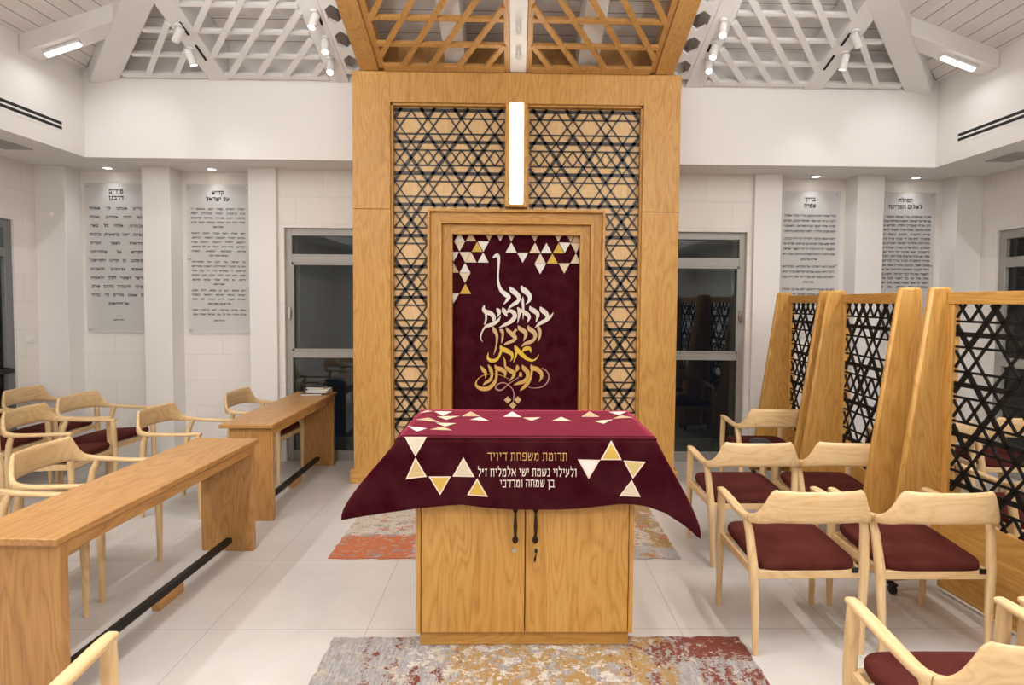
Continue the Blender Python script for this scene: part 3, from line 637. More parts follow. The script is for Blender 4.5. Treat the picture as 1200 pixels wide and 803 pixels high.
# ------------------------------------------------------------------ acrylic prayer panels
PANELS = [
 (-4.13, 'clear acrylic panel with large Hebrew text, leftmost on the back wall', ['מודים', 'דרבנן'], 0.0265, [
  (['מודים אנחנו לך שאתה', 'הוא יהוה אלהינו ואלהי', 'אבותינו, אלהי כל בשר,', 'יוצרנו, יוצר בראשית. ברכות', 'והודאות לשמך הגדול', 'והקדוש על שהחייתנו', 'וקימתנו. כן תחינו ותקיימנו', 'ותאסוף גליותינו לחצרות', 'קדשך לשמור חקיך ולעשות', 'רצונך ולעבדך בלבב שלם,', 'על שאנו מודים לך. ברוך', 'אל ההודאות:'])], 0.0895),
 (-3.09, 'clear acrylic panel with small Hebrew text beside the left window', ['קדיש', 'על ישראל'], 0.0175, [
  ['יתגדל ויתקדש שמיה רבא. בעלמא די', 'ברא כרעותיה, וימליך מלכותיה, ויצמח', 'פורקניה ויקרב משיחיה. בחייכון וביומיכון', 'ובחיי דכל בית ישראל בעגלא ובזמן קריב', 'ואמרו אמן.'],
  ['יהא שמיה רבא מברך לעלם ולעלמי', 'עלמיא יתברך. וישתבח. ויתפאר. ויתרומם.', 'ויתנשא. ויתהדר. ויתעלה. ויתהלל שמיה', 'דקודשא בריך הוא. לעלא מן כל ברכתא,', 'שירתא, תשבחתא ונחמתא, דאמירן', 'בעלמא ואמרו אמן.'],
  ['על ישראל ועל רבנן ועל תלמידיהון', 'ועל כל תלמידי תלמידיהון. דעסקין באוריתא', 'קדישתא. די באתרא הדין ודי בכל אתר', 'ואתר. יהא לנא ולהון ולכון חנא וחסדא', 'ורחמי. מן קדם מארי שמיא וארעא,', 'ואמרו אמן.'],
  ['יהא שלמא רבא מן שמיא, חיים ושבע', 'וישועה ונחמה ושיזבא ורפואה וגאולה', 'וסליחה וכפרה וריוח והצלה. לנו ולכל', 'עמו ישראל ואמרו אמן.'],
  ['עושה שלום במרומיו. הוא ברחמיו יעשה', 'שלום עלינו ועל כל עמו ישראל ואמרו אמן.']], 0.0462),
 (3.11, 'clear acrylic panel with paragraphs of Hebrew text beside the right window', ['בריך', 'שמיה'], 0.021, [
  ['בריך שמיה דמרא עלמא, בריך כתרך ואתרך.', 'יהא רעותך עם עמך ישראל לעלם, ופורקן', 'ימינך אחזי לעמך בבית מקדשך, ולאמטויי', 'לנא מטוב נהורך, ולקבל צלותנא ברחמין.'],
  ['יהא רעוא קדמך דתוריך לן חיין בטיבו,', 'ולהוי אנא עבדך פקידא בגו צדיקיא, למרחם עלי', 'ולמנטר יתי וית כל די לי ודי לעמך ישראל.', 'אנת הוא זן לכלא ומפרנס לכלא, אנת הוא', 'שליט על כלא.'],
  ['אנת הוא דשליט על מלכיא, ומלכותא', 'דילך היא. אנא עבדא דקודשא בריך הוא,', 'דסגידנא קמה ומן קמי דיקר אורייתה בכל', 'עדן ועדן.'],
  ['לא על אנש רחיצנא, ולא על בר אלהין', 'סמיכנא, אלא באלהא דשמיא, דהוא אלהא', 'קשוט, ואורייתה קשוט, ונביאוהי קשוט,', 'ומסגא למעבד טבוון וקשוט. בה אנא רחיץ,', 'ולשמה קדישא יקירא אנא אמר תשבחן.']], 0.0545),
 (4.13, 'clear acrylic panel with dense Hebrew text, rightmost on the back wall', ['תפילה', 'לשלום המדינה'], 0.0215, [
  ['אבינו שבשמים, צור ישראל וגואלו, ברך', 'את מדינת ישראל, ראשית צמיחת גאולתנו.', 'הגן עליה באברת חסדך, ופרוש עליה', 'סוכת שלומך, ושלח אורך ואמתך לראשיה,', 'שריה ויועציה, ותקנם בעצה טובה', 'מלפניך. חזק את ידי מגיני ארץ קדשנו,', 'והנחילם אלהינו ישועה ועטרת נצחון', 'תעטרם, ונתת שלום בארץ ושמחת עולם', 'ליושביה. ואת אחינו כל בית ישראל', 'פקד נא בכל ארצות פזוריהם, ותוליכם', 'מהרה קוממיות לציון עירך ולירושלים', 'משכן שמך, ככתוב בתורת משה עבדך:', 'ויחד לבבנו לאהבה וליראה את שמך,', 'ולשמור את כל דברי תורתך. הופע בהדר', 'גאון עזך על כל יושבי תבל ארצך,', 'ויאמר כל אשר נשמה באפו, מלך ישראל', 'ומלכותו בכל משלה. אמן סלה.']], 0.0465),
]
for xc, lab, title, hh, paras, pitch in PANELS:
    Z1, Z0, yp = 2.862, 1.318, YN - 0.035
    g = thing('prayer_panel', lab, 'wall panel', (xc, yp, Z0), 0, 'acrylic prayer panels on the back wall')
    MB().box(-0.325, 0.325, -0.004, 0.004, 0, Z1 - Z0).build('acrylic_sheet', 'acrylic', g, smooth=False)
    m = MB(); pl = lambda x, z: (x, -0.0052, z); top = Z1 - Z0
    th = 0.042 if hh > 0.025 else 0.040
    textline(m, title[0], -0.2, 0.2, top - 0.105, th, pl, justify=False)
    textline(m, title[1], -0.27, 0.27, top - 0.172, th, pl, justify=False)
    z = top - 0.245 - hh
    for pi_, para in enumerate(paras):
        for i, ln in enumerate(para):
            last = i == len(para) - 1 and len(ln) < 24
            textline(m, ln, -0.28, 0.28, z, hh, pl, justify=not last); z -= pitch
        z -= pitch * 0.42
    textline(m, 'לעילוי נשמת', -0.1, 0.1, 0.125, 0.014, pl, justify=False)
    m.build('lettering', 'ink', g, smooth=False)
    for sx in (-0.30, 0.30):
        for z in (0.03, (Z1 - Z0) / 2, Z1 - Z0 - 0.03):
            MB().cyl((sx, 0.034, z), 0.010, -0.044, 12, (0, 1, 0)).build('standoff_bolt', 'chrome', g)

# ------------------------------------------------------------------ Star-of-David lattice
def star_segments(xs, z_top, rows, P, H, first_thick_cross):
    """rows go downward from z_top; returns (thick?, a, b)"""
    out = []; x0, x1 = min(xs) - P, max(xs) + P
    for r in range(rows + 1): out.append((True, (x0, z_top - r * H), (x1, z_top - r * H)))
    for r in range(rows):
        zt, zb = z_top - r * H, z_top - (r + 1) * H
        for q in (0.255, 0.745): out.append((False, (x0, zt - q * H), (x1, zt - q * H)))
        for c in xs:
            for s in (-1, 1):
                out.append((False, (c, zt), (c + s * P / 2, zt - 0.75 * H))); out.append((False, (c, zb), (c + s * P / 2, zb + 0.75 * H)))
                if (r % 2 == 0) == first_thick_cross:
                    zm = (zt + zb) / 2
                    for d in (-1, 1): out.append((True, (c, zm), (c + s * P / 2, zm + d * 0.75 * H)))
    return out
def clip_rect(a, b, R):
    x0, x1, z0, z1 = R; dx, dz = b[0] - a[0], b[1] - a[1]; t0, t1 = 0.0, 1.0
    for p, q in ((-dx, a[0] - x0), (dx, x1 - a[0]), (-dz, a[1] - z0), (dz, z1 - a[1])):
        if abs(p) < 1e-12:
            if q < 0: return None
        else:
            r = q / p
            if p < 0: t0 = max(t0, r)
            else: t1 = min(t1, r)
    if t1 - t0 < 1e-4: return None
    return (a[0] + dx * t0, a[1] + dz * t0), (a[0] + dx * t1, a[1] + dz * t1)
def lattice_mesh(segs, rects, place, nrm, wthick, wthin, th, mirror=1):
    m = MB()
    for tk, a, b in segs:
        for R in rects:
            c = clip_rect(a, b, R)
            if c: m.bar(place(mirror * c[0][0], c[0][1]), place(mirror * c[1][0], c[1][1]), nrm, wthick if tk else wthin, th)
    return m

# ------------------------------------------------------------------ the ark
AY = 5.36
ark = thing('torah_ark', 'tall oak ark with black star lattice standing in the middle of the back wall', 'ark', (CX, AY, 0))
XO, XI = 1.475, 1.138
for s in (-1, 1):
    x0, x1 = sorted((s * XO, s * XI))
    m = MB(); m.box(x0, x1, 0, 0.68, 0.12, 2.497); m.box(x0, x1, 0, 0.68, 2.5, 3.72)
    m.build('side_post', 'oakZ', ark, bevel=0.003)
MB().box(-XI, XI, 0, 0.68, 3.45, 3.72).build('header', 'oakX' if False else 'oakZ', ark, bevel=0.002)
m = MB()
m.box(-XO - 0.03, -0.83, -0.025, 0.66, 0, 0.125); m.box(0.83, XO + 0.03, -0.025, 0.66, 0, 0.125); m.box(-0.83, 0.83, -0.012, 0.3, 0, 0.12)
m.build('plinth', 'oakX', ark, bevel=0.004)
MB().box(-XI, -0.61, 0.098, 0.12, 0.1, 3.46).box(0.61, XI, 0.098, 0.12, 0.1, 3.46).box(-0.61, 0.61, 0.098, 0.12, 2.31, 3.46).build('backing_board', 'birch', ark)
# bevelled lip round the recess
m = MB()
for s in (-1, 1):
    x0, x1 = sorted((s * XI, s * (XI - 0.018))); m.box(x0, x1, 0.03, 0.10, 0.12, 3.45)
m.box(-XI, XI, 0.03, 0.10, 3.432, 3.45); m.build('recess_lip', 'oakZ', ark)
P_A, H_A = 0.305, 0.2835
segs = star_segments([1.12 - P_A / 2 - P_A * k for k in range(4)], 3.408, 12, P_A, H_A, False)
segs += [(True, (c, 3.408 + H_A / 2), (c + s * P_A / 2, 3.408 - 0.25 * H_A)) for c in [1.12 - P_A / 2 - P_A * k for k in range(4)] for s in (-1, 1)]
for s in (-1, 1):
    lattice_mesh(segs, [(0.115, 1.12, 2.535, 3.43), (0.815, 1.12, 0.13, 2.535)], lambda x, z: (x, 0.0925, z), (0, 1, 0), 0.028, 0.0125, 0.010, s).build('star_lattice', 'arklattice', ark, smooth=False)
# stepped door surround
def ringframe(name, xo, xi, zo, zi, y0, y1, mat='oakZ'):
    for s in (-1, 1): MB().box(*sorted((s * xo, s * xi)), y0, y1, 0.12, zo).build('jamb_moulding', mat, ark, bevel=0.003)
    MB().box(-xi, xi, y0, y1, zi, zo).build('head_moulding', 'oakX', ark, bevel=0.003)
ringframe('door_surround', 0.805, 0.783, 2.505, 2.483, -0.012, 0.11)
ringframe('door_surround', 0.783, 0.705, 2.483, 2.405, 0.030, 0.11)
ringframe('door_surround', 0.705, 0.678, 2.405, 2.378, 0.005, 0.11)
ringframe('door_surround', 0.678, 0.605, 2.378, 2.305, 0.055, 0.13)
ringframe('door_surround', 0.605, 0.585, 2.305, 2.285, 0.030, 0.13)
# strip light in its oak case
g = thing('ark_light', 'bright vertical light strip in an oak case above the ark doors', 'lamp', (CX - 0.005, AY, 2.53))
m = MB(); m.box(-0.100, -0.064, -0.004, 0.095, 0.0, 0.918); m.box(0.064, 0.100, -0.004, 0.095, 0.0, 0.918); m.box(-0.064, 0.064, -0.004, 0.095, 0.0, 0.025); m.box(-0.064, 0.064, 0.03, 0.095, 0.025, 0.918)
m.build('case', 'oakZ', g, bevel=0.003)
MB().box(-0.062, 0.062, -0.010, 0.030, 0.028, 0.93).build('diffuser', 'ledark', g, bevel=0.012, seg=3)
area('ark_lamp', (0, -0.014, 0.48), (0, -1, 0), 0.115, 0.86, P_ARK, (1, 0.9, 0.74), g)

# ------------------------------------------------------------------ ark curtain with calligraphy
curt = thing('ark_curtain', 'burgundy velvet ark curtain with white and gold Hebrew calligraphy', 'curtain', (CX, 5.475, 0))
def cwave(x, z): return 0.004 * math.sin(9 * x + 0.6 * z) + 0.003 * math.sin(23 * x + 1.3)
MB().grid(lambda u, v: (-0.60 + 1.20 * u, cwave(-0.60 + 1.2 * u, 0), 0.135 + 2.175 * v), 48, 4).build('velvet_panel', 'curtain', curt)
KS = 125.6
def cmap(u, v): return (0.01 + (u - 604.9) / KS - CX, 1.466 - (v - 380.0) / KS + 0.004)
def stroke(mb, ox, oy, sc, pts, mi, y=-0.0105, wk=1.0):
    P = [(ox + x / sc, oy + yy / sc, wd / sc * wk) for x, yy, wd in pts]
    out = []
    for i in range(len(P) - 1):                 # Catmull-Rom
        p0, p1, p2, p3 = P[max(i - 1, 0)], P[i], P[i + 1], P[min(i + 2, len(P) - 1)]
        for k in range(6):
            t = k / 6; out.append(tuple(0.5 * (2 * p1[c] + (p2[c] - p0[c]) * t + (2 * p0[c] - 5 * p1[c] + 4 * p2[c] - p3[c]) * t * t + (3 * p1[c] - p0[c] - 3 * p2[c] + p3[c]) * t ** 3) for c in range(3)))
    out.append(P[-1]); vs = []
    for i, (x, yy, wd) in enumerate(out):
        a, b = out[max(i - 1, 0)], out[min(i + 1, len(out) - 1)]; dx, dy = b[0] - a[0], b[1] - a[1]; L = math.hypot(dx, dy) or 1
        nx, ny = -dy / L * max(wd, 0.25) / 2, dx / L * max(wd, 0.25) / 2
        for s in (1, -1):
            X, Z = cmap(x + s * nx, yy + s * ny); vs.append((X, y + cwave(X, Z), Z))
    mb.add(vs, [(2 * i, 2 * i + 1, 2 * i + 3, 2 * i + 2) for i in range(len(out) - 1)], mi)
C1 = (560, 290, 8.03); C2 = (550, 380, 8.03)
W = []
def st(c, mi, *pts): W.append((c, mi, pts))
# row 1
st(C1, 0, (138, 114, 4), (160, 95, 24), (186, 88, 34), (198, 130, 24), (194, 220, 16), (192, 300, 16), (202, 370, 26), (228, 420, 36), (264, 450, 44), (292, 475, 40), (272, 510, 22), (242, 546, 4))
st(C1, 0, (300, 378, 10), (322, 408, 44), (362, 442, 46), (386, 470, 38), (380, 500, 22)); st(C1, 0, (410, 485, 6), (368, 522, 36), (318, 556, 24), (283, 592, 4))
st(C1, 0, (410, 366, 8), (428, 402, 48), (466, 434, 48), (490, 472, 40), (482, 508, 26), (452, 542, 4)); st(C1, 0, (424, 470, 5), (425, 520, 22), (430, 600, 18), (428, 684, 3))
# row 2
st(C1, 1, (588, 562, 8), (606, 592, 44), (642, 624, 44), (656, 655, 30), (640, 672, 16)); st(C1, 1, (712, 615, 4), (686, 654, 24), (640, 690, 36), (585, 720, 30), (542, 757, 4))
st(C1, 1, (490, 558, 8), (508, 588, 44), (548, 612, 42), (566, 645, 34), (549, 708, 4))
st(C1, 1, (374, 568, 8), (393, 600, 38), (390, 650, 22), (377, 718, 4)); st(C1, 1, (404, 592, 26), (455, 626, 42), (485, 662, 32), (468, 714, 4))
st(C1, 1, (235, 572, 8), (250, 605, 42), (278, 655, 14)); st(C1, 1, (262, 630, 16), (302, 602, 30), (342, 622, 40), (350, 660, 40), (316, 702, 38), (258, 734, 28), (203, 762, 4))
st(C1, 1, (180, 578, 8), (196, 600, 38), (204, 626, 28), (184, 664, 4))
st(C1, 1, (66, 552, 8), (58, 588, 30), (78, 612, 42), (128, 632, 44), (154, 666, 38), (152, 702, 24)); st(C1, 1, (78, 618, 22), (82, 680, 18), (68, 735, 12)); st(C1, 1, (218, 652, 4), (190, 700, 26), (134, 732, 34), (84, 750, 26), (56, 782, 14), (36, 830, 14), (34, 866, 10), (52, 896, 3))
# row 3
st(C2, 2, (650, 18, 8), (658, 48, 34), (670, 80, 26), (665, 125, 20), (654, 164, 4))
st(C2, 2, (555, 16, 8), (567, 46, 40), (608, 76, 42), (626, 110, 34), (612, 134, 20)); st(C2, 2, (642, 116, 4), (596, 162, 34), (528, 188, 26), (494, 218, 4))
st(C2, 2, (464, 16, 8), (480, 46, 40), (520, 72, 40), (535, 106, 32), (514, 164, 4))
st(C2, 2, (348, 36, 8), (374, 70, 34), (418, 110, 40), (438, 136, 32), (412, 162, 30), (352, 188, 24), (333, 202, 4)); st(C2, 2, (446, 52, 22), (424, 84, 24), (396, 98, 8))
st(C2, 2, (288, 58, 8), (308, 66, 32), (320, 95, 24), (315, 150, 18), (307, 184, 4))
st(C2, 2, (224, 26, 8), (244, 68, 38), (264, 112, 26), (262, 190, 15), (250, 250, 11), (234, 294, 3))
# row 4
st(C2, 3, (434, 202, 8), (448, 236, 38), (490, 280, 40), (540, 322, 34), (592, 345, 20), (634, 330, 12), (662, 288, 3)); st(C2, 3, (584, 272, 4), (572, 232, 30), (532, 236, 38), (500, 266, 8)); st(C2, 3, (450, 268, 22), (440, 312, 18), (420, 364, 4))
st(C2, 3, (300, 202, 8), (314, 236, 42), (368, 260, 44), (404, 286, 34), (410, 320, 20), (394, 354, 4)); st(C2, 3, (308, 248, 24), (286, 308, 22), (256, 342, 30), (212, 350, 34), (180, 322, 22), (186, 272, 4))
# row 5
st(C2, 4, (588, 382, 8), (602, 414, 42), (648, 430, 44), (684, 468, 36), (685, 510, 24), (664, 548, 4)); st(C2, 4, (596, 432, 22), (580, 520, 26), (542, 578, 34), (502, 618, 20), (486, 634, 4))
st(C2, 4, (504, 388, 8), (522, 420, 42), (550, 450, 42), (555, 500, 32), (520, 545, 34), (470, 562, 28), (424, 580, 4)); st(C2, 4, (490, 456, 20), (488, 500, 34))
st(C2, 4, (454, 388, 10), (460, 420, 34), (438, 460, 6))
st(C2, 4, (322, 305, 4), (340, 350, 18), (346, 402, 20), (378, 432, 38), (418, 460, 40), (424, 492, 28), (382, 544, 4))
st(C2, 4, (248, 388, 8), (268, 420, 42), (310, 432, 42), (344, 462, 32), (340, 508, 6)); st(C2, 4, (262, 440, 24), (262, 510, 24), (236, 568, 34), (182, 612, 38), (122, 614, 38), (78, 590, 26), (72, 555, 14), (100, 512, 7), (160, 482, 6), (240, 475, 5), (320, 492, 5), (380, 522, 3))
st(C2, 4, (184, 388, 8), (206, 430, 34), (220, 480, 26), (204, 530, 28), (162, 558, 24), (136, 582, 4)); st(C2, 4, (112, 400, 10), (140, 438, 36), (160, 465, 26), (158, 518, 4))
# flourishes
st(C2, 5, (690, 418, 10), (738, 450, 10), (756, 500, 10), (736, 560, 10), (682, 598, 9), (600, 606, 6), (556, 592, 4)); st(C2, 5, (472, 505, 7), (420, 540, 7), (370, 575, 9), (312, 624, 12), (266, 620, 14), (258, 590, 12), (300, 560, 9), (350, 562, 9), (400, 600, 9), (426, 650, 9), (424, 735, 7))
m = MB()
for i, (c, mi, pts) in enumerate(W): stroke(m, *c, pts, mi, -0.0105 - 0.00004 * i)
for dx, dy in ((370, 720), (465, 720), (418, 772)):
    q = [(dx, dy - 36), (dx + 34, dy), (dx, dy + 36), (dx - 34, dy)]
    vs = []
    for x, yy in q:
        X, Z = cmap(550 + x / 8.03, 380 + yy / 8.03); vs.append((X, -0.0105 + cwave(X, Z), Z))
    m.add(vs, [(0, 1, 2, 3)], 2)
m.build('calligraphy', ['k_white', 'k_cream', 'k_tan', 'k_yel', 'k_gold', 'k_pink'], curt, smooth=False)
A3 = (525, 270, 8.925); A4 = (600, 270, 8.92)
TR = [(A3, 125, 38, 130, 1, 't_white'), (A3, 125, 130, 236, 0, 't_cream'), (A3, 243, 36, 130, 1, 't_tan'), (A3, 430, 33, 128, 0, 't_tan'), (A3, 545, 33, 130, 0, 't_cream'), (A3, 660, 33, 130, 0, 't_cream'),
      (A3, 308, 138, 240, 1, 't_gold'), (A3, 372, 134, 238, 0, 't_white'), (A3, 660, 140, 245, 1, 't_white'), (A3, 64, 243, 342, 0, 't_white'), (A3, 182, 243, 347, 0, 't_cream'), (A3, 244, 245, 350, 1, 't_cream'), (A3, 370, 247, 350, 1, 't_white'),
      (A3, 60, 352, 456, 1, 't_tan'), (A3, 183, 355, 456, 1, 't_white'), (A3, 182, 460, 562, 0, 't_cream'), (A3, 187, 570, 676, 1, 't_gold'), (A3, 65, 674, 776, 0, 't_white'),
      (A4, 235, 36, 130, 0, 't_tan'), (A4, 478, 36, 130, 0, 't_cream'), (A4, 605, 36, 130, 0, 't_tan'), (A4, 664, 40, 135, 1, 't_tan'), (A4, 237, 142, 247, 1, 't_cream'), (A4, 355, 142, 247, 1, 't_white'), (A4, 480, 142, 247, 1, 't_gold'), (A4, 545, 137, 243, 0, 't_white'), (A4, 664, 140, 245, 0, 't_cream'),
      (A4, 110, 244, 348, 0, 't_white'), (A4, 293, 250, 354, 1, 't_cream'), (A4, 418, 250, 354, 1, 't_gold'), (A4, 662, 248, 352, 1, 't_cream'), (A4, 293, 358, 464, 0, 't_white'), (A4, 543, 350, 456, 0, 't_cream')]
for (ox, oy, sc), cx, y0, y1, up, mat in TR:
    hw = 58.0 * (y1 - y0) / 104.0
    q = [(cx, y0), (cx + hw, y1), (cx - hw, y1)] if up else [(cx - hw, y0), (cx + hw, y0), (cx, y1)]
    fr = []; bk = []
    for x, yy in q:
        X, Z = cmap(ox + x / sc, oy + yy / sc); X = max(-0.598, min(0.598, X)); fr.append((X, -0.011 + cwave(X, Z), Z)); bk.append((X, -0.002 + cwave(X, Z), Z))
    MB().add(fr + bk, [(0, 1, 2), (0, 3, 4, 1), (1, 4, 5, 2), (2, 5, 3, 0)]).build('triangle_patch', mat, curt, smooth=False)

# ------------------------------------------------------------------ rugs
def rug(name, label, x0, x1, y0, y1, mat, hole=None):
    o = MB(); cx, cy = (x0 + x1) / 2, (y0 + y1) / 2; hx, hy = (x1 - x0) / 2, (y1 - y0) / 2
    def edge(u, a): return 0.004 * math.sin(u * 61 + a) + 0.003 * math.sin(u * 143 + 2 * a)
    pts = []
    for k in range(40): pts.append((-hx + 2 * hx * k / 40, -hy + edge(k / 40, 1)))
    for k in range(40): pts.append((hx + edge(k / 40, 2), -hy + 2 * hy * k / 40))
    for k in range(40): pts.append((hx - 2 * hx * k / 40, hy + edge(k / 40, 3)))
    for k in range(40): pts.append((-hx + edge(k / 40, 4), hy - 2 * hy * k / 40))
    o.prism(pts, lambda x, y: (x, y, 0.0065), lambda x, y: (x, y, 0.0005))
    r = o.build(name, mat, smooth=False); r.location = (cx, cy, 0); tag(r, label, 'rug'); return r
rug('rug', 'worn grey, gold and dark red rug in front of the covered table', -0.885, 1.135, 1.35, 2.862, 'rugf')
rug('rug', 'worn rust and cream rug lying behind the covered table before the ark', -1.20, 1.10, 3.76, 4.95, 'rugb')

# ------------------------------------------------------------------ reading table (bimah)
TX = 0.058
cab = thing('reading_table', 'oak cabinet reading table with two doors under the burgundy cloth', 'table', (TX, 2.77, 0.007))
MB().box(-0.507, 0.507, 0.025, 0.63, 0, 0.072).build('plinth', 'oakX', cab, bevel=0.002)
m = MB(); m.box(-0.523, -0.500, 0.0, 0.65, 0.072, 0.985); m.box(0.500, 0.523, 0.0, 0.65, 0.072, 0.985); m.box(-0.5, 0.5, 0.628, 0.65, 0.072, 0.985); m.box(-0.5, 0.5, 0.03, 0.63, 0.072, 0.095)
m.build('carcass', 'oakZ', cab, bevel=0.002)
MB().box(-0.60, 0.60, -0.03, 0.67, 0.985, 1.024).build('top_board', 'oakX', cab, bevel=0.004)
for s in (-1, 1):
    x0, x1 = sorted((s * 0.0025, s * 0.496))
    d = MB().box(x0, x1, -0.004, 0.02, 0.078, 0.98).build('door', 'oakZ', cab, bevel=0.0015)
    hx = s * 0.048
    h = MB()
    h.tube([(hx, -0.012, 0.53), (hx, -0.034, 0.55), (hx, -0.040, 0.61), (hx, -0.034, 0.67), (hx, -0.012, 0.69)], [0.004, 0.006, 0.010, 0.006, 0.004], 10)
    for zc, dz in ((0.684, 1), (0.536, -1)):
        h.prism([(hx - 0.006, zc - dz * 0.018), (hx - 0.015, zc), (hx - 0.012, zc + dz * 0.012), (hx, zc + dz * 0.022), (hx + 0.012, zc + dz * 0.012), (hx + 0.015, zc), (hx + 0.006, zc - dz * 0.018)][::-1 if dz > 0 else 1], lambda x, z: (x, -0.013, z), lambda x, z: (x, -0.004, z))
    h.build('handle', 'bronze', d)
    MB().cyl((s * 0.052, -0.004, 0.482), 0.011, -0.006, 18, (0, 1, 0)).build('lock', 'chrome' if s > 0 else 'bronze' if False else 'chrome', d)
    if s > 0:
        k = MB(); k.box(0.0505, 0.0535, -0.035, -0.010, 0.474, 0.490); k.cyl((0.052, -0.014, 0.482), 0.008, -0.006, 14, (0, 1, 0)); k.tube([(0.052, -0.03, 0.475), (0.046, -0.03, 0.448), (0.045, -0.03, 0.435)], [0.002, 0.006, 0.003], 8)
        k.build('key', 'black', d)

# the cloth
cloth = thing('table_cloth', 'burgundy velvet cloth with triangle patches draped over the reading table', 'tablecloth', (0, 0, 0))
XL, XR, YFR, YBK, ZT_ = -0.545, 0.672, 2.738, 3.445, 1.0375
TIPL, TIPR = Vector((-0.786, 2.625, 0.692)), Vector((0.860, 2.625, 0.618))
TIPBL, TIPBR = Vector((-0.70, 3.56, 0.66)), Vector((0.80, 3.56, 0.66))
def hem(x):
    k = [(-0.80, 0.690), (-0.772, 0.688), (-0.62, 0.697), (-0.45, 0.711), (-0.30, 0.724), (-0.235, 0.727), (-0.15, 0.716), (0.0, 0.702), (0.08, 0.699), (0.2, 0.702), (0.35, 0.714), (0.48, 0.729), (0.56, 0.735), (0.62, 0.732), (0.70, 0.708), (0.78, 0.662), (0.846, 0.614), (0.9, 0.60)]
    for (a, za), (b_, zb) in zip(k[:-1], k[1:]):
        if a <= x <= b_:
            t = (x - a) / (b_ - a); return za + (zb - za) * t
    return k[0][1] if x < 0 else k[-1][1]
def fy(x, z):
    d = max(0.0, (ZT_ - z)) / 0.34; u = max(0.0, (-0.45 - x)) / 0.32 if x < 0 else max(0.0, (x - 0.52)) / 0.32
    y = YFR - 0.010 * min(d * 6, 1) - 0.012 * d - 0.095 * min(u, 1.2) * d
    return y + 0.007 * d * math.sin(7.5 * x + 0.9) + 0.004 * d * math.sin(17 * x)
def flap_front(u, v):
    xt = XL + (XR - XL) * u; xb = TIPL.x + (TIPR.x - TIPL.x) * u
    zb = hem(xb); x = xt + (xb - xt) * v * (1 + 0.65 * v * (1 - v))
    z = ZT_ - 0.012 + (zb - ZT_ + 0.012) * v
    e = v ** 14 * (0.012 * max(0, 1 - u / 0.03) - 0.012 * max(0, 1 - (1 - u) / 0.03)); x += e
    return (x, fy(x, z), z)
def lerp(a, b, t): return a + (b - a) * t
m = MB()
m.grid(lambda u, v: (lerp(XL, XR, u), lerp(YFR + 0.012, YBK - 0.012, v), ZT_ + 0.0008 * math.sin(14 * u) * math.sin(9 * v)), 40, 20)
m.grid(lambda u, v: (lerp(XL, XR, u), lerp(YFR + 0.012, YFR - 0.0, math.sin(v * pi / 2)) , ZT_ - 0.012 * (1 - math.cos(v * pi / 2))), 40, 4)
m.grid(flap_front, 72, 24)
def side(u, v, s):
    xe = XL if s < 0 else XR; tf, tb = (TIPL, TIPBL) if s < 0 else (TIPR, TIPBR)
    a = Vector((xe, lerp(YFR, YBK, u), ZT_ - 0.012 * (0 if 0 else 1)))
    k = abs(2 * u - 1) ** 2.5
    yb = lerp(tf.y, tb.y, u); zb = lerp(tf.z, tb.z, u) * k + 0.70 * (1 - k); tipx = lerp(tf.x, tb.x, u); xb = (xe + s * 0.012) * (1 - k) + tipx * k
    b_ = Vector((xb, yb, zb)); p = a.lerp(b_, v)
    if u == 0: p = Vector(flap_front(0 if s < 0 else 1, v))
    return tuple(p)
def roundside(u, v, s):
    xe = XL if s < 0 else XR
    return (xe + s * 0.0 + s * 0.0, lerp(YFR, YBK, u), ZT_ - 0.012 * v)
for s in (-1, 1):
    m.grid(lambda u, v: side(u, v, s), 28, 16); m.grid(lambda u, v: roundside(u, v, s), 28, 1)
def backf(u, v):
    xt = lerp(XL, XR, u); xb = lerp(TIPBL.x, TIPBR.x, u); k = abs(2 * u - 1) ** 2.5
    return tuple(Vector((xt, YBK, ZT_ - 0.012)).lerp(Vector((xb, YBK + 0.015 + 0.10 * k, 0.70 - 0.04 * k)), v))
m.grid(backf, 36, 12); m.grid(lambda u, v: (lerp(XL, XR, u), lerp(YBK - 0.012, YBK, v), ZT_ - 0.012 * v), 36, 2)
me_o = m.build('velvet', 'velvet', cloth, solid=0.004)
SX, SZ = 256.4, 252.0
fm = lambda u, v: (0.048 + (u - 614) / SX, 0.903 - (v - 550) / SZ)
F5 = (460, 510, 8.925); F7 = (660, 510, 8.925)
def patch(tri3, mat, border, name='triangle_patch'):
    """tri3: surface function over 2d triangle"""
    tri, surf = tri3; m = MB(); cx = sum(p[0] for p in tri) / 3; cy = sum(p[1] for p in tri) / 3
    def sub(k, off, mi, n=8):
        t = [(cx + (p[0] - cx) * k, cy + (p[1] - cy) * k) for p in tri]; idx = {}; vs = []; fs = []
        for i in range(n + 1):
            for j in range(n + 1 - i):
                a, b_ = i / n, j / n; c = 1 - a - b_
                idx[(i, j)] = len(vs); vs.append(surf(t[0][0] * c + t[1][0] * a + t[2][0] * b_, t[0][1] * c + t[1][1] * a + t[2][1] * b_, off))
        for i in range(n):
            for j in range(n - i):
                fs.append((idx[(i, j)], idx[(i + 1, j)], idx[(i, j + 1)]))
                if i + j < n - 1: fs.append((idx[(i + 1, j)], idx[(i + 1, j + 1)], idx[(i, j + 1)]))
        m.add(vs, fs, mi)
    sub(1.0, 0.0035, 0); sub(0.79 if border else 0.9, 0.0043, 1)
    return m.build(name, ['t_edge', mat], cloth, smooth=True)
fs_ = lambda x, z, off: (x, fy(x, z) - off, z)
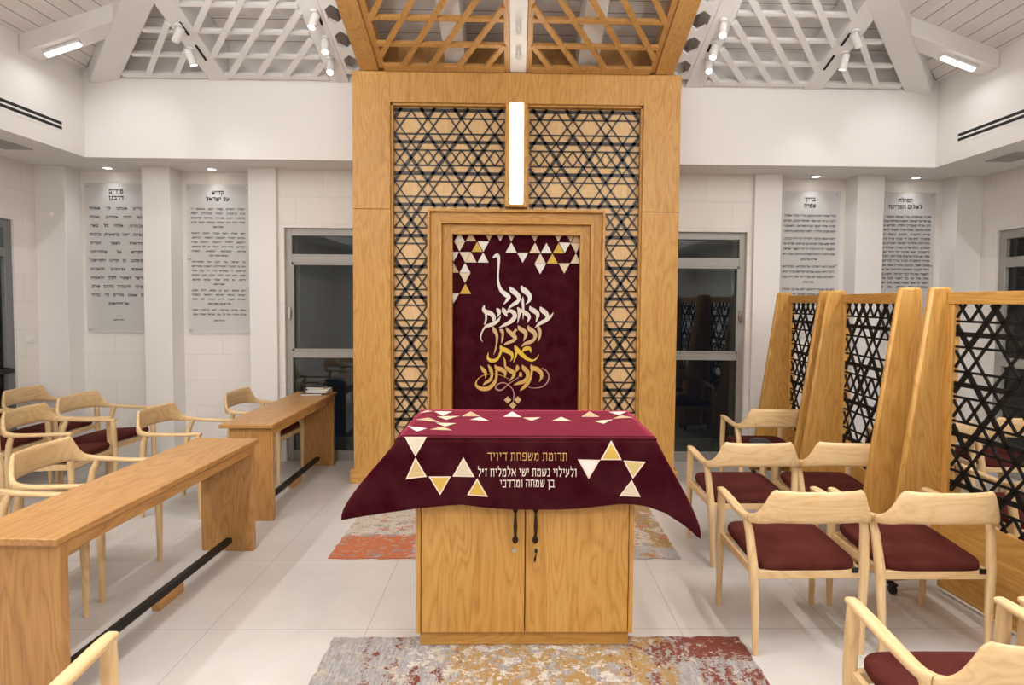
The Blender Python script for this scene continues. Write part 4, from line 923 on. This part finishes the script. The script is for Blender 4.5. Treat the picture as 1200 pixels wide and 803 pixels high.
for c, tri, mat in [(F5, [(95, 45), (333, 45), (217, 245)], 't_pale'), (F5, [(217, 255), (118, 480), (340, 457)], 't_tan'), (F5, [(358, 453), (595, 453), (483, 650)], 't_gold'), (F5, [(727, 253), (612, 455), (848, 460)], 't_pale'), (F5, [(875, 472), (768, 650), (992, 668)], 't_gold'),
                    (F7, [(165, 270), (408, 275), (285, 477)], 't_white'), (F7, [(527, 73), (408, 276), (640, 276)], 't_gold'), (F7, [(655, 280), (891, 288), (757, 468)], 't_tan'), (F7, [(745, 480), (615, 658), (835, 650)], 't_pale')]:
    mat = 't_sand' if mat == 't_tan' else mat
    patch(([fm(c[0] + x / c[2], c[1] + y / c[2]) for x, y in tri], fs_), mat, True)
TOPT = [[(-0.461, 3.478), (-0.355, 3.481), (-0.392, 3.341)], [(-0.536, 3.413), (-0.51, 3.506), (-0.466, 3.485)], [(-0.426, 3.327), (-0.3, 3.343), (-0.363, 3.233)], [(-0.527, 3.235), (-0.466, 3.294), (-0.386, 3.165)], [(-0.409, 3.153), (-0.298, 3.143), (-0.349, 3.056)], [(-0.544, 3.069), (-0.432, 3.011), (-0.472, 2.936)], [(-0.416, 2.984), (-0.361, 3.056), (-0.304, 2.965)], [(-0.29, 3.33), (-0.25, 3.483), (-0.187, 3.333)], [(-0.238, 3.235), (-0.186, 3.32), (-0.13, 3.207)], [(-0.061, 3.323), (-0.01, 3.489), (0.043, 3.312)], [(0.049, 3.299), (0.147, 3.314), (0.095, 3.212)], [(0.202, 3.214), (0.261, 3.33), (0.307, 3.216)], [(0.372, 3.333), (0.439, 3.501), (0.474, 3.335)], [(0.425, 3.219), (0.538, 3.265), (0.468, 3.142)], [(0.546, 3.489), (0.659, 3.506), (0.59, 3.385)], [(0.541, 3.284), (0.603, 3.385), (0.657, 3.319)]]
TM = ['t_white', 't_cream', 't_cream', 't_tan', 't_cream', 't_white', 't_tan', 't_tan', 't_white', 't_white', 't_cream', 't_cream', 't_tan', 't_cream', 't_white', 't_tan']
ts_ = lambda x, y, off: (x, y, ZT_ + 0.002 + off * 0.8)
for t, mt in zip(TOPT, TM):
    t = [(x, min(0.965 * y - 0.0 + 0.01, YBK - 0.015)) for x, y in t]
    patch((t, ts_), mt, False)
m = MB(); pl = lambda x, z: fs_(x, z, 0.0034)
px = lambda a: fm(550 + a / 8.57, 0)[0]; pz = lambda b: fm(0, 520 + b / 8.57)[1]
textline(m, 'תרומת משפחת דיויד', px(168), px(998), pz(190), pz(110) - pz(190), pl, (0.036, 0.055), 0)
textline(m, 'ולעילוי נשמת ישי אלמליח ז"ל', px(70), px(1095), pz(352), pz(272) - pz(352), pl, (0.042, 0.068), 1)
textline(m, 'בן שמחה ומרדכי', px(300), px(868), pz(462), pz(386) - pz(462), pl, (0.042, 0.068), 1)
m.build('lettering', ['threadg', 'thread'], cloth, smooth=False)

# ------------------------------------------------------------------ desks
def desk(name, label, loc, rz, L, wd=0.40, H=0.742):
    """origin: near right corner of the top; +y runs along the desk, -x across"""
    g = thing(name, label, 'desk', loc, rz)
    MB().box(-wd, 0, 0, L, H - 0.03, H).build('desktop', 'deskY', g, bevel=0.004)
    MB().box(-0.042, -0.017, 0.0755, L - 0.0755, H - 0.088, H - 0.03).build('apron', 'deskY', g, bevel=0.002)
    for y0 in (0.03, L - 0.075): MB().box(-wd + 0.06, -0.015, y0, y0 + 0.045, 0, H - 0.03).build('side_panel', 'deskZ', g, bevel=0.004)
    r = MB().box(-0.195, -0.155, 0.075, L - 0.075, 0.055, 0.09).build('foot_rail', 'black', g, bevel=0.003)
    MB().box(-0.195, -0.150, L * 0.50, L * 0.50 + 0.22, 0, 0.055).build('rail_block', 'deskY', g, bevel=0.003)
    return g
desk('desk', 'long narrow oak desk in the left foreground with black foot rail', (-1.772, 2.275, 0), -0.0345, 1.68, 0.42)
desk('desk', 'long narrow oak desk by the left window with books on it', (-1.802, 4.39, 0), 0.004, 1.61, 0.40)
# books
for (bx, by, w_, d_, z0, h_, rz, mat, lab) in [(-1.985, 5.80, 0.20, 0.14, 0.742, 0.018, 0.10, 'book_navy', 'thin dark grey book at the bottom of the stack on the far desk'),
                                            (-1.94, 5.86, 0.21, 0.15, 0.7605, 0.020, -0.12, 'book_white', 'white book second from the bottom of the stack on the far desk'),
                                            (-1.935, 5.865, 0.20, 0.14, 0.781, 0.014, 0.06, 'book_white', 'thin white book third from the bottom of the stack on the far desk'),
                                            (-1.965, 5.87, 0.18, 0.12, 0.7955, 0.018, -0.05, 'book_black', 'black book on top of the stack on the far desk')]:
    g = thing('book', lab, 'book', (bx, by, z0), rz, 'books stacked on the far desk')
    c = MB(); c.box(-w_ / 2, w_ / 2, -d_ / 2, d_ / 2, 0, 0.002); c.box(-w_ / 2, w_ / 2, -d_ / 2, d_ / 2, h_ - 0.002, h_); c.box(-w_ / 2, -w_ / 2 + 0.003, -d_ / 2, d_ / 2, 0.002, h_ - 0.002)
    c.build('cover', mat, g); MB().box(-w_ / 2 + 0.003, w_ / 2 - 0.004, -d_ / 2 + 0.004, d_ / 2 - 0.004, 0.002, h_ - 0.002).build('pages', 'paper', g)

# ------------------------------------------------------------------ armchair (faces +y, origin on the floor under its middle)
def rsec(c, tang, wd, ht, n=14, sq=3.2):
    t = Vector(tang); t.z = 0; t.normalize(); sd = Vector((t.y, -t.x, 0)); out = []
    for k in range(n):
        th = 2 * pi * (k + 0.5) / n; a, b_ = math.cos(th), math.sin(th); e = 2 / sq
        out.append(Vector(c) + sd * (wd / 2 * math.copysign(abs(a) ** e, a)) + Vector((0, 0, 1)) * (ht / 2 * math.copysign(abs(b_) ** e, b_)))
    return out
def arc(pts, sub=5):
    out = []
    for i in range(len(pts) - 1):
        p0, p1, p2, p3 = pts[max(i - 1, 0)], pts[i], pts[i + 1], pts[min(i + 2, len(pts) - 1)]
        for k in range(sub):
            t = k / sub; out.append([0.5 * (2 * p1[c] + (p2[c] - p0[c]) * t + (2 * p0[c] - 5 * p1[c] + 4 * p2[c] - p3[c]) * t * t + (3 * p1[c] - p0[c] - 3 * p2[c] + p3[c]) * t ** 3) for c in range(5)])
    out.append(list(pts[-1])); return out
def make_chair(label, group):
    g = thing('armchair', label, 'chair', (0, 0, 0), 0, group)
    # x, y, z centre, horizontal thickness, height
    arm = [(-0.262, 0.245, 0.652, 0.040, 0.022), (-0.264, 0.20, 0.652, 0.046, 0.025), (-0.272, 0.08, 0.649, 0.050, 0.024), (-0.286, -0.06, 0.649, 0.046, 0.026), (-0.294, -0.15, 0.652, 0.040, 0.031), (-0.286, -0.205, 0.657, 0.034, 0.040)]
    back = [(-0.286, -0.205, 0.657, 0.034, 0.040), (-0.273, -0.229, 0.664, 0.030, 0.050), (-0.257, -0.248, 0.679, 0.027, 0.072), (-0.239, -0.262, 0.701, 0.026, 0.108), (-0.222, -0.272, 0.724, 0.025, 0.143), (-0.206, -0.279, 0.7345, 0.024, 0.157), (-0.195, -0.283, 0.736, 0.024, 0.156), (-0.17, -0.291, 0.7365, 0.024, 0.152), (-0.09, -0.305, 0.7375, 0.024, 0.149), (0, -0.310, 0.7385, 0.024, 0.149)]
    back = back + [(-x, y, z, a, b_) for x, y, z, a, b_ in reversed(back[:-1])]
    def sweep(pts, mir=1):
        P = arc(pts); rings = []
        for i, p in enumerate(P):
            a, b_ = P[max(i - 1, 0)], P[min(i + 1, len(P) - 1)]; rings.append([Vector((mir * q.x, q.y, q.z)) for q in rsec(p[:3], (b_[0] - a[0], b_[1] - a[1], 0), p[3], p[4])])
        if mir < 0: rings = [r[::-1] for r in rings]
        return MB().loft(rings)
    sweep(back).build('backrest', 'ashX', g, ang=60)
    for s in (1, -1): sweep(arm, s).build('armrest', 'ashY', g, ang=60)
    for s in (-1, 1):
        MB().tube([(s * 0.262, 0.232, 0), (s * 0.263, 0.232, 0.2), (s * 0.264, 0.230, 0.42), (s * 0.264, 0.224, 0.56), (s * 0.2635, 0.222, 0.648)], [0.0135, 0.017, 0.0215, 0.0215, 0.020], 14, sq=2.6).build('leg', 'ashZ', g, ang=60)
        MB().tube([(s * 0.257, -0.232, 0), (s * 0.260, -0.226, 0.2), (s * 0.270, -0.215, 0.42), (s * 0.282, -0.19, 0.58), (s * 0.290, -0.165, 0.645)], [0.0135, 0.018, 0.0225, 0.020, 0.017], 14, sq=2.3).build('leg', 'ashZ', g, ang=60)
    m = MB()
    m.box(-0.255, 0.255, 0.205, 0.232, 0.375, 0.418); m.box(-0.255, 0.255, -0.225, -0.200, 0.365, 0.405)
    for s in (-1, 1):
        vs = []
        for y, z0 in ((-0.21, 0.365), (0.22, 0.375)):
            for x in (s * 0.245, s * 0.268): vs += [(x, y, z0), (x, y, z0 + 0.042)]
        m.add(vs, [(0, 1, 3, 2), (4, 6, 7, 5), (0, 2, 6, 4), (1, 5, 7, 3), (0, 4, 5, 1), (2, 3, 7, 6)])
    m.build('seat_frame', 'ashX', g, bevel=0.004)
    rings = []
    for k in range(9):
        t = k / 8; ang = -pi / 2 + pi * t; r = 1 - 0.085 * (1 - math.cos(ang)) - (0.0 if t < .8 else 0.10 * (t - .8) / .2 * 3); zz = 0.029 * math.sin(ang)
        ring = []
        for q in range(40):
            th = 2 * pi * q / 40; a, b_ = math.cos(th), math.sin(th); e = 2 / 7.0
            x = math.copysign(abs(a) ** e, a) * 0.247 * r; y = math.copysign(abs(b_) ** e, b_) * 0.232 * r + 0.006
            ring.append((x, y, 0.436 + (y * 0.075) + zz + (0.010 * (1 - (x / .25) ** 2) * (1 - (y / .25) ** 2) if t > 0.5 else 0)))
        rings.append(ring)
    top = [[(x * k, (y - 0.006) * k + 0.006, z + 0.008 * (1 - k)) for x, y, z in rings[-1]] for k in (0.8, 0.5, 0.2)]
    MB().loft(rings + top).build('seat_cushion', 'seat', g, ang=75)
    MB().box(0.205, 0.235, -0.232, -0.2265, 0.395, 0.418).build('maker_tag', 'black', g)
    return g
GR, GL, GW = 'armchairs on the right of the table', 'armchairs on the left side', 'armchairs behind the lattice dividers'
CH = [  # x, y, rotation, label, group
 (1.413, 2.955, 0.02, 'light wood armchair with maroon seat just right of the front rug corner', GR),
 (2.025, 2.945, 0.0, 'light wood armchair with maroon seat beside the nearest lattice divider, right of the rug', GR),
 (1.520, 3.885, 0.02, 'light wood armchair just right of the tip of the burgundy cloth, behind the rug-side chair', GR),
 (2.130, 3.900, -0.02, 'light wood armchair with its right side against the middle lattice divider', GR),
 (2.157, 5.03, 0.0, 'farthest light wood armchair on the right, before the right window, dark cap on seat', GR),
 (1.435, 1.735, 0.0, 'nearest light wood armchair cut by the bottom right of the photo', GR),
 (2.045, 1.735, 0.0, 'light wood armchair at the right photo edge, only its arm showing', GR),
 (-2.495, 3.48, -pi / 2, 'light wood armchair tucked behind the far half of the front desk', GL),
 (-2.47, 2.80, -pi / 2 + 0.02, 'light wood armchair behind the near half of the front desk, mostly cut off', GL),
 (-2.595, 4.73, -pi / 2 - 0.06, 'light wood armchair standing in the gap between the two desks', GL),
 (-2.355, 5.60, -pi / 2 - 0.05, 'light wood armchair pulled up behind the far desk by the window', GL),
 (-3.585, 4.70, -pi / 2 + 0.05, 'light wood armchair in the second left row, behind the far half of the front desk', GL),
 (-3.66, 5.33, -pi / 2 - 0.08, 'light wood armchair in the second left row nearest the first text panel', GL),
 (-4.42, 5.68, -pi / 2 - 0.02, 'light wood armchair in the left back corner below the wall switch', GL),
 (-4.40, 5.04, -pi / 2, 'light wood armchair in front of the dark door at the left photo edge', GL),
 (-3.56, 3.57, -pi / 2, 'light wood armchair in the second left row at the left edge of the photo', GL),
 (-1.482, 1.53, 0.0, 'light wood armchair at the bottom left of the photo, only its right arm showing', GL),
 (3.12, 3.45, 0.0, 'light wood armchair directly behind the lattice of the nearest divider', GW),
 (3.78, 3.50, 0.0, 'light wood armchair behind the nearest divider, one place further from the lattice', GW),
 (3.20, 4.55, 0.0, 'light wood armchair behind the middle lattice divider', GW),
 (3.95, 4.72, 0.0, 'light wood armchair behind the nearest divider, close to the right wall window', GW),
 (3.30, 2.60, 0.0, 'light wood armchair behind the near end of the nearest lattice divider', GW),
]
proto = None
for x, y, rz, lab, grp in CH:
    if proto is None: proto = make_chair(lab, grp); c = proto
    else: c = copy_tree(proto)
    c.location = (x, y, 0.0068 if False else 0); c.rotation_euler = (0, 0, rz); c['label'] = lab; c['group'] = grp
# flat dark cap on the farthest right chair
m = MB(); rings = [[(r * math.cos(2 * pi * k / 24), r * math.sin(2 * pi * k / 24), z) for k in range(24)] for r, z in ((0.085, 0), (0.092, 0.008), (0.085, 0.022), (0.06, 0.034), (0.02, 0.038))]
o = m.loft(rings).build('skullcap', 'book_navy'); o.location = (2.12, 4.98, 0.474); tag(o, 'small dark round cap lying on the seat of the farthest right chair', 'cap')

# ------------------------------------------------------------------ lattice dividers on castors
def divider(label, far, near):
    """far/near: (x, y) of the lattice plane at its two ends"""
    fx_, fy_ = far; nx, ny = near; L = math.hypot(fx_ - nx, fy_ - ny); rz = math.atan2(-(fx_ - nx), fy_ - ny)
    g = thing('lattice_divider', label, 'divider', (nx, ny, 0), rz, 'oak and black lattice dividers on castors')
    ZB, ZTOP = 0.065, 1.782
    for y0 in (0.0, L - 0.042):
        m = MB(); q = [(-0.122 - 0.131 * (ZTOP - ZB), ZB), (0.012 + 0.06 * (ZTOP - ZB), ZB), (0.012, ZTOP), (-0.122, ZTOP)]
        m.prism(q, lambda x, z: (x, y0, z), lambda x, z: (x, y0 + 0.042, z)); m.build('end_board', 'oakZ', g, bevel=0.014, seg=1)
    MB().box(-0.024, 0.024, 0.042, L - 0.042, 1.683, 1.752).build('top_rail', 'oakY', g, bevel=0.003)
    for y0 in (0.042, L - 0.042 - 0.045): MB().box(-0.022, 0.022, y0, y0 + 0.045, 0.50, 1.683).build('stile', 'oakZ', g, bevel=0.003)
    MB().box(-0.020, 0.020, 0.042, L - 0.042, 0.030, 0.50).build('lower_panel', 'oakY', g, bevel=0.003)
    P_D, H_D = 0.305, 0.2835; y1 = L - 0.042 - 0.045; cs = [y1 - P_D * (0.78 + k) for k in range(-1, 6)]
    segs = star_segments(cs, 1.678 + H_D * 0.42, 5, P_D, H_D, True)
    lattice_mesh(segs, [(0.087, y1, 0.50, 1.683)], lambda y, z: (0, y, z), (1, 0, 0), 0.028, 0.0135, 0.010).build('star_lattice', 'lattice', g, smooth=False)
    for y0 in (0.03, L - 0.072):
        for x in (-0.31, 0.085):
            k = MB(); k.cyl((x - 0.011, y0 + 0.021, 0.0265), 0.0265, 0.022, 18, (1, 0, 0)); k.build('castor', 'black', g).name
            f = MB(); f.box(x - 0.017, x + 0.017, y0, y0 + 0.045, 0.050, 0.065); f.box(x - 0.016, x - 0.012, y0 + 0.008, y0 + 0.034, 0.022, 0.052); f.box(x + 0.012, x + 0.016, y0 + 0.008, y0 + 0.034, 0.022, 0.052)
            f.build('castor_fork', 'black', g)
    return g
divider('oak divider with black star lattice, nearest of three on the right', (2.505, 3.385), (2.615, 2.30))
divider('oak divider with black star lattice, middle one of three on the right', (2.548, 4.54), (2.462, 3.53))
divider('oak divider with black star lattice, farthest of three beside the right text panels', (2.625, 5.58), (2.545, 4.62))
